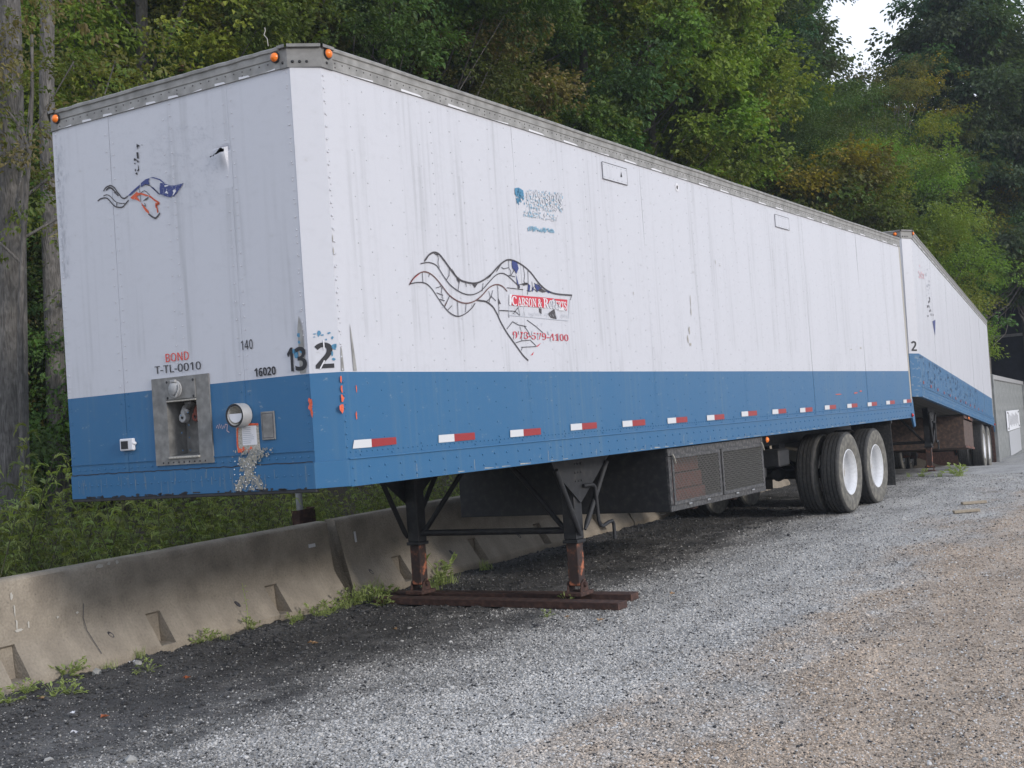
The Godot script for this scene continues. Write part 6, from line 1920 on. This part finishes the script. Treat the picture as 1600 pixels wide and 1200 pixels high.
func make_weeds() -> void:
	var kinds := []
	for k in 5: kinds.append(weed_mesh(40 + k, 1.15))
	var r := RandomNumberGenerator.new(); r.seed = 77
	var n := 0
	for zi in 5:
		for k in 26:
			var x := -1.3 + k * 0.40 + r.randf_range(-0.2, 0.2)
			var z := -3.85 - zi * 0.42 + r.randf_range(-0.15, 0.15)
			if x > 3.5 + zi * 1.0 + 3.2: continue
			var tall := 1.2 - 0.07 * x if x < 5 else 0.75
			if x < 1.3 and zi > 1: tall += 0.35 + (0.45 if n % 3 == 0 else 0.0)
			var g: Array = kinds[n % 5]
			var o := thing("tall_weed", Transform3D(Basis(Vector3.UP, r.randf() * TAU).scaled(Vector3.ONE * maxf(tall, 0.5) * r.randf_range(0.75, 1.15)), Vector3(x, ground(x, z) - 0.02, z)), "feathery green weed in the thicket behind the concrete barrier", "weed", "feathery weeds behind the barrier")
			part(o, "stems", g[0])
			part(o, "leaves", g[1])
			n += 1
	# seedlings and grass along the foot of the barrier and round the landing legs
	var low := []
	for k in 6: low.append(small_weed_mesh(60 + k))
	var tuft := []
	for k in 3: tuft.append(grass_mesh(70 + k))
	var spots := [[15, 1098, 1.2, 0], [40, 1085, 0.9, 0], [100, 1060, 1.3, 0], [110, 1085, 1.0, 0], [85, 1090, 0.8, 0], [230, 1048, 0.8, 0], [300, 1005, 1.0, 0], [315, 1000, 0.8, 0], [350, 998, 0.7, 1], [458, 972, 0.8, 0], [470, 969, 0.6, 1], [492, 963, 1.1, 0], [505, 960, 0.7, 1], [520, 955, 1.2, 0], [538, 950, 0.9, 1], [548, 946, 1.3, 0], [562, 942, 1.5, 1], [572, 941, 1.2, 0], [585, 936, 1.8, 1], [594, 938, 1.3, 0], [600, 945, 1.2, 0], [612, 935, 1.0, 0], [685, 915, 1.7, 0], [690, 905, 2.2, 0], [700, 912, 1.4, 1], [675, 920, 1.3, 1], [760, 890, 1.0, 1], [888, 945, 0.9, 0], [855, 965, 0.5, 0], [1420, 742, 0.8, 1], [1440, 742, 1.2, 0], [1468, 742, 0.9, 1], [1497, 741, 2.0, 0], [1500, 742, 0.9, 1], [395, 985, 0.9, 0], [205, 1030, 0.7, 1], [170, 1045, 0.7, 1]]
	for k in spots.size():
		var q: Array = spots[k]
		var p := on_ground(q[0], q[1])
		if q[0] < 800: p.z = maxf(p.z, barrier_line(p.x) + 0.03)
		p.y = surface_at(p.x, p.z)
		var seedling: bool = q[3] == 0
		var where := "by the rear trailer's leg" if q[0] > 1300 else "beside the near landing foot" if q[0] > 800 else "between landing leg and barrier" if q[0] > 580 else "along the foot of the barrier"
		var o := part(self, "seedling" if seedling else "grass_tuft", low[k % 6] if seedling else tuft[k % 3], Transform3D(Basis(Vector3.UP, k * 1.3).scaled(Vector3.ONE * q[2] * (1.0 if seedling else 0.75)), p))
		tag(o, ("small leafy green seedling " if seedling else "thin green grass tuft ") + where, "weed" if seedling else "grass", ("seedlings " if seedling else "grass tufts ") + where)
	# one tall spindly stalk leaning on the barrier
	var s := Shape.new()
	s.tube([Vector3.ZERO, Vector3(0.0, 0.2, 0.01), Vector3(-0.01, 0.42, -0.02)], [0.004, 0.003, 0.002], 5)
	for k in 14: leaf(s, Vector3(0, 0.06 + k * 0.025, 0), Vector3(cos(k * 2.4), 0.3, sin(k * 2.4)).normalized(), Vector3.UP, 0.035, 0.015)
	var p := on_ground(397, 985); p.z = barrier_line(p.x) + 0.02; p.y = surface_at(p.x, p.z)
	tag(part(self, "stalk", s.mesh(mat.weed), Transform3D(Basis.IDENTITY, p)), "spindly weed stalk standing against the concrete barrier", "weed")

# ---------------------------------------------------------------- smaller things
func make_props() -> void:
	# two rusty steel bars under the landing feet
	var ends := [[Vector3(3.52, 0, 0.16), Vector3(3.62, 0, -2.55)], [Vector3(3.96, 0, 0.06), Vector3(3.90, 0, -2.75)]]
	var names := ["rusty steel channel under the landing feet, nearer the trailer nose", "rusty steel channel under the landing feet, nearer the wheels"]
	for k in 2:
		var a: Vector3 = ends[k][0]; var b: Vector3 = ends[k][1]
		a.y = surface_at(a.x, a.z); b.y = surface_at(b.x, b.z)
		var y := 0.052
		var s := Shape.new()
		s.span(a + Vector3(0, 0.036, 0), b + Vector3(0, 0.036, 0), 0.16, 0.062, 0.004)
		tag(part(self, "steel_beam", s.mesh(mat.rust)), names[k], "beam", "steel beams under the landing gear")
	# two short boards out on the gravel
	for q in [[1490, 803, 1517, 801], [1503, 789, 1528, 787]]:
		var a := on_ground(q[0], q[1]); var b := on_ground(q[2], q[3])
		a.y = surface_at(a.x, a.z) + 0.025; b.y = surface_at(b.x, b.z) + 0.025
		var s := Shape.new()
		s.span(a, b + (b - a) * 0.5, 0.09, 0.035, 0.004)
		tag(part(self, "wooden_board", s.mesh(mat.wood)), "short weathered board on the gravel, nearer the road" if q[0] == 1490 else "short weathered board on the gravel, nearer the trailers", "board", "boards on the gravel")
	# fallen leaves
	var fl := [[157, 1122, 0], [70, 1095, 1], [122, 1142, 2], [487, 1008, 1], [620, 985, 1], [298, 1062, 0], [480, 1010, 1], [885, 968, 1], [1055, 928, 1], [205, 1036, 2], [935, 973, 1], [118, 1120, 2]]
	for k in fl.size():
		var q: Array = fl[k]
		var s := Shape.new()
		leaf(s, Vector3.ZERO, Vector3(1, 0.15, 0).normalized(), Vector3.UP, 0.06, 0.045, 0.3)
		leaf(s, Vector3(0.01, 0.002, 0.008), Vector3(0.7, 0.2, 0.7).normalized(), Vector3.UP, 0.045, 0.03, 0.35)
		var p := on_ground(q[0], q[1])
		p.y = surface_at(p.x, p.z) + 0.012
		tag(part(self, "fallen_leaf", s.mesh([mat.dry_leaf, mat.tan_leaf, mat.paper][q[2]]), Transform3D(Basis(Vector3.UP, k * 1.9), p)), ["curled red brown dead leaf on the dark fines", "curled tan dead leaf lying on the gravel", "bleached pale dead leaf lying on the gravel"][q[2]], "leaf", ["red brown fallen leaves", "tan fallen leaves", "bleached fallen leaves"][q[2]])
	container()
	# the dark building beyond it
	var w := Shape.new()
	var bt := Transform3D(Basis(Vector3.UP, -0.15), at_distance(1700, 60.0))
	var t := thing("dark_building", bt, "dark navy building beyond the grey container", "building")
	w.box(Vector3(0, 3.0, 0), Vector3(6, 7.0, 10), Basis.IDENTITY, 0.02)
	part(t, "wall", w.mesh(mat.navy_wall))
	w = Shape.new()
	w.box(Vector3(-3.05, 4.6, 0), Vector3(0.12, 0.12, 10.1))
	part(t, "wall_trim", w.mesh(mat.galv))
	for k in 4:
		w = Shape.new()
		w.box(Vector3(-3.03, 2.0, -4.0 + k * 2.6), Vector3(0.08, 5.0, 0.14))
		part(t, "wall_batten", w.mesh(mat.navy_wall))
	# earth and brush heaped behind the container
	var m := thing("brush_heap", Transform3D(Basis.IDENTITY, at_distance(1568, 58.0)), "heap of brown earth and brush beyond the grey container", "heap")
	w = Shape.new()
	var g := 14
	for a in g:
		for b in g:
			var q := []
			for e in [[0, 0], [1, 0], [1, 1], [0, 1]]:
				var x: float = (a + e[0]) / float(g) * 8.0 - 4.0; var z: float = (b + e[1]) / float(g) * 8.0 - 4.0
				q.append(Vector3(x, 2.4 * exp(-(x * x + z * z) / 7.0) - 0.5 + n1.get_noise_2d(x * 120, z * 120) * 0.35, z))
			w.quad(q[3], q[2], q[1], q[0])
	part(m, "earth", w.mesh(mat.rust_box))

func container() -> void:
	var o := to_world * EYE
	var d := to_world.basis * dir_of(1561, 734)
	var base := o + d * ((31.8 - o.x) / d.x)
	var ax := Vector3(1.0, -0.030, -0.118).normalized()
	var zz := ax.cross(Vector3.UP).normalized()
	var t := thing("shipping_container", Transform3D(Basis(ax, zz.cross(ax), zz), base), "weathered grey corrugated shipping container behind the rear trailer", "container")
	var H := 2.72; var L := 15.0; var W := 2.44
	# the corrugated long side
	var s := Shape.new()
	var x := 0.18
	while x < L - 0.2:
		var k := [[0.0, 0.0], [0.10, 0.0], [0.145, -0.035], [0.235, -0.035], [0.28, 0.0]]
		for j in 4:
			var a := Vector3(x + k[j][0], 0.15, k[j][1] - 0.01); var b := Vector3(x + k[j + 1][0], 0.15, k[j + 1][1] - 0.01)
			s.quad(a, b, b + Vector3(0, H - 0.29, 0), a + Vector3(0, H - 0.29, 0))
		x += 0.28
	part(t, "corrugated_side", s.mesh(mat.container))
	s = Shape.new()
	s.box(Vector3(L * 0.5, H - 0.07, 0.0), Vector3(L, 0.14, 0.06), Basis.IDENTITY, 0.01)
	part(t, "top_rail", s.mesh(mat.galv))
	s = Shape.new()
	s.box(Vector3(L * 0.5, 0.075, 0.0), Vector3(L, 0.15, 0.06), Basis.IDENTITY, 0.01)
	part(t, "bottom_rail", s.mesh(mat.container))
	for xx: float in [0.08, L - 0.08]:
		for zc: float in [0.0, -W]:
			s = Shape.new()
			s.box(Vector3(xx, H * 0.5, zc), Vector3(0.17, H, 0.10), Basis.IDENTITY, 0.01)
			part(t, "corner_post", s.mesh(mat.container))
	s = Shape.new()
	s.box(Vector3(L * 0.5, H - 0.02, -W * 0.5), Vector3(L, 0.03, W - 0.04))
	part(t, "roof", s.mesh(mat.galv))
	s = Shape.new()
	s.box(Vector3(0.0, H * 0.5, -W * 0.5), Vector3(0.05, H - 0.1, W - 0.1), Basis.IDENTITY, 0.01)
	part(t, "end_wall", s.mesh(mat.leg_rust if false else mat.rust))
	s = Shape.new()
	s.box(Vector3(L * 0.5, H * 0.5, -W), Vector3(L - 0.3, H - 0.2, 0.04))
	part(t, "back_wall", s.mesh(mat.container))
	# a white notice with faint upright strokes, and a paler patch below it
	var c0 := on_frame(1574, 674, t.transform); var c1 := on_frame(1593.5, 672, t.transform); var c2 := on_frame(1574, 642, t.transform)
	var nw := c1.x - c0.x; var nh := c2.y - c0.y
	s = Shape.new()
	s.box(Vector3(c0.x + nw * 0.5, c0.y + nh * 0.5, 0.012), Vector3(nw, nh, 0.02), Basis.IDENTITY, 0.004)
	var sg := part(t, "notice_board", s.mesh(mat.sign))
	s = Shape.new()
	for k in 9:
		var xx := c0.x + nw * (0.12 + 0.09 * k)
		s.strip([Vector3(xx, c0.y + nh * (0.22 + 0.1 * (k % 2)), 0.026), Vector3(xx, c0.y + nh * (0.82 - 0.07 * (k % 3)), 0.026)], nw * 0.025, Vector3.BACK)
	for q in [[0.08, 0.9], [0.93, 0.9], [0.08, 0.12], [0.93, 0.12]]: ragged(s, Vector3(c0.x + nw * q[0], c0.y + nh * q[1], 0.0262), nw * 0.05, nh * 0.06, Vector3.BACK, 8)
	part(sg, "faded_marks", s.mesh(mat.outline), Transform3D.IDENTITY, "stuff")
	s = Shape.new()
	s.box(Vector3(c0.x + nw * 0.55, (c0.y + 0.15) * 0.5, 0.004), Vector3(nw * 0.9, c0.y - 0.2, 0.012))
	part(t, "pale_patch", s.mesh(plain(Color(0.40, 0.41, 0.43), 0.6)))

# ---------------------------------------------------------------- putting it together
func _ready() -> void:
	# camera, fitted to the corners of the first trailer
	aim = Basis(Vector3.UP, -1.020091) * Basis(Vector3.RIGHT, 0.032394) * Basis(Vector3.BACK, -0.06997)
	var tilt := Basis(Vector3.BACK, -atan(0.0185))              # the trailer stands nose up by one degree
	to_world = Transform3D(tilt, tilt * Vector3(0, 1.385, 0))
	first_at = to_world
	second_at = to_world * Transform3D(Basis(Vector3.UP, 0.113823) * Basis(Vector3.BACK, -0.065311) * Basis(Vector3.RIGHT, 0.00356), Vector3(15.570082, 0.324406, -0.178755))
	var cam := Camera3D.new()
	cam.name = "camera"
	cam.fov = rad_to_deg(2.0 * atan(600.0 / FOCAL))
	cam.far = 600.0
	cam.near = 0.05
	add_child(cam)
	cam.transform = Transform3D((to_world.basis * aim).orthonormalized(), to_world * EYE)
	cam.current = true
	# a bright hazy sky, with the sun behind thin cloud to the right of the camera
	var env := Environment.new()
	var sky := Sky.new()
	var sm := ProceduralSkyMaterial.new()
	sm.sky_top_color = Color(0.79, 0.84, 0.93)
	sm.sky_horizon_color = Color(0.94, 0.95, 0.97)
	sm.sky_curve = 0.25
	sm.ground_horizon_color = Color(0.55, 0.54, 0.52)
	sm.ground_bottom_color = Color(0.35, 0.34, 0.33)
	sm.sky_energy_multiplier = 0.98
	sky.sky_material = sm
	env.background_mode = Environment.BG_SKY
	env.sky = sky
	env.tonemap_mode = Environment.TONE_MAPPER_LINEAR
	env.tonemap_exposure = 1.58
	env.fog_enabled = true
	env.fog_density = 0.0007
	env.fog_light_color = Color(0.86, 0.90, 0.95)
	env.sdfgi_enabled = true
	env.ssao_enabled = true
	env.ssil_enabled = true
	var we := WorldEnvironment.new()
	we.name = "world_environment"
	we.environment = env
	add_child(we)
	var sun := DirectionalLight3D.new()
	sun.name = "sun"
	sun.light_energy = 0.5
	sun.light_angular_distance = 10.0
	sun.light_color = Color(1.0, 0.975, 0.95)
	sun.shadow_enabled = true
	add_child(sun)
	sun.look_at_from_position(Vector3(-0.16, 0.34, 1.0) * 10.0, Vector3.ZERO)
	rng.seed = 12345
	n1.seed = 3; n1.frequency = 0.01; n1.fractal_octaves = 3
	n2.seed = 4; n2.frequency = 0.02; n2.fractal_octaves = 2
	make_materials()
	make_ground()
	barriers()
	make_wheel_meshes()
	var t1 := trailer(first_at, false, "white box trailer numbered 132 with smooth blue band and peeling emblem")
	nose_details(t1)
	side_details(t1)
	var t2 := trailer(second_at, true, "white box trailer with flaking blue band and rusty box, behind trailer numbered 132")
	second_details(t2)
	make_props()
	make_wood()
	make_gravel()
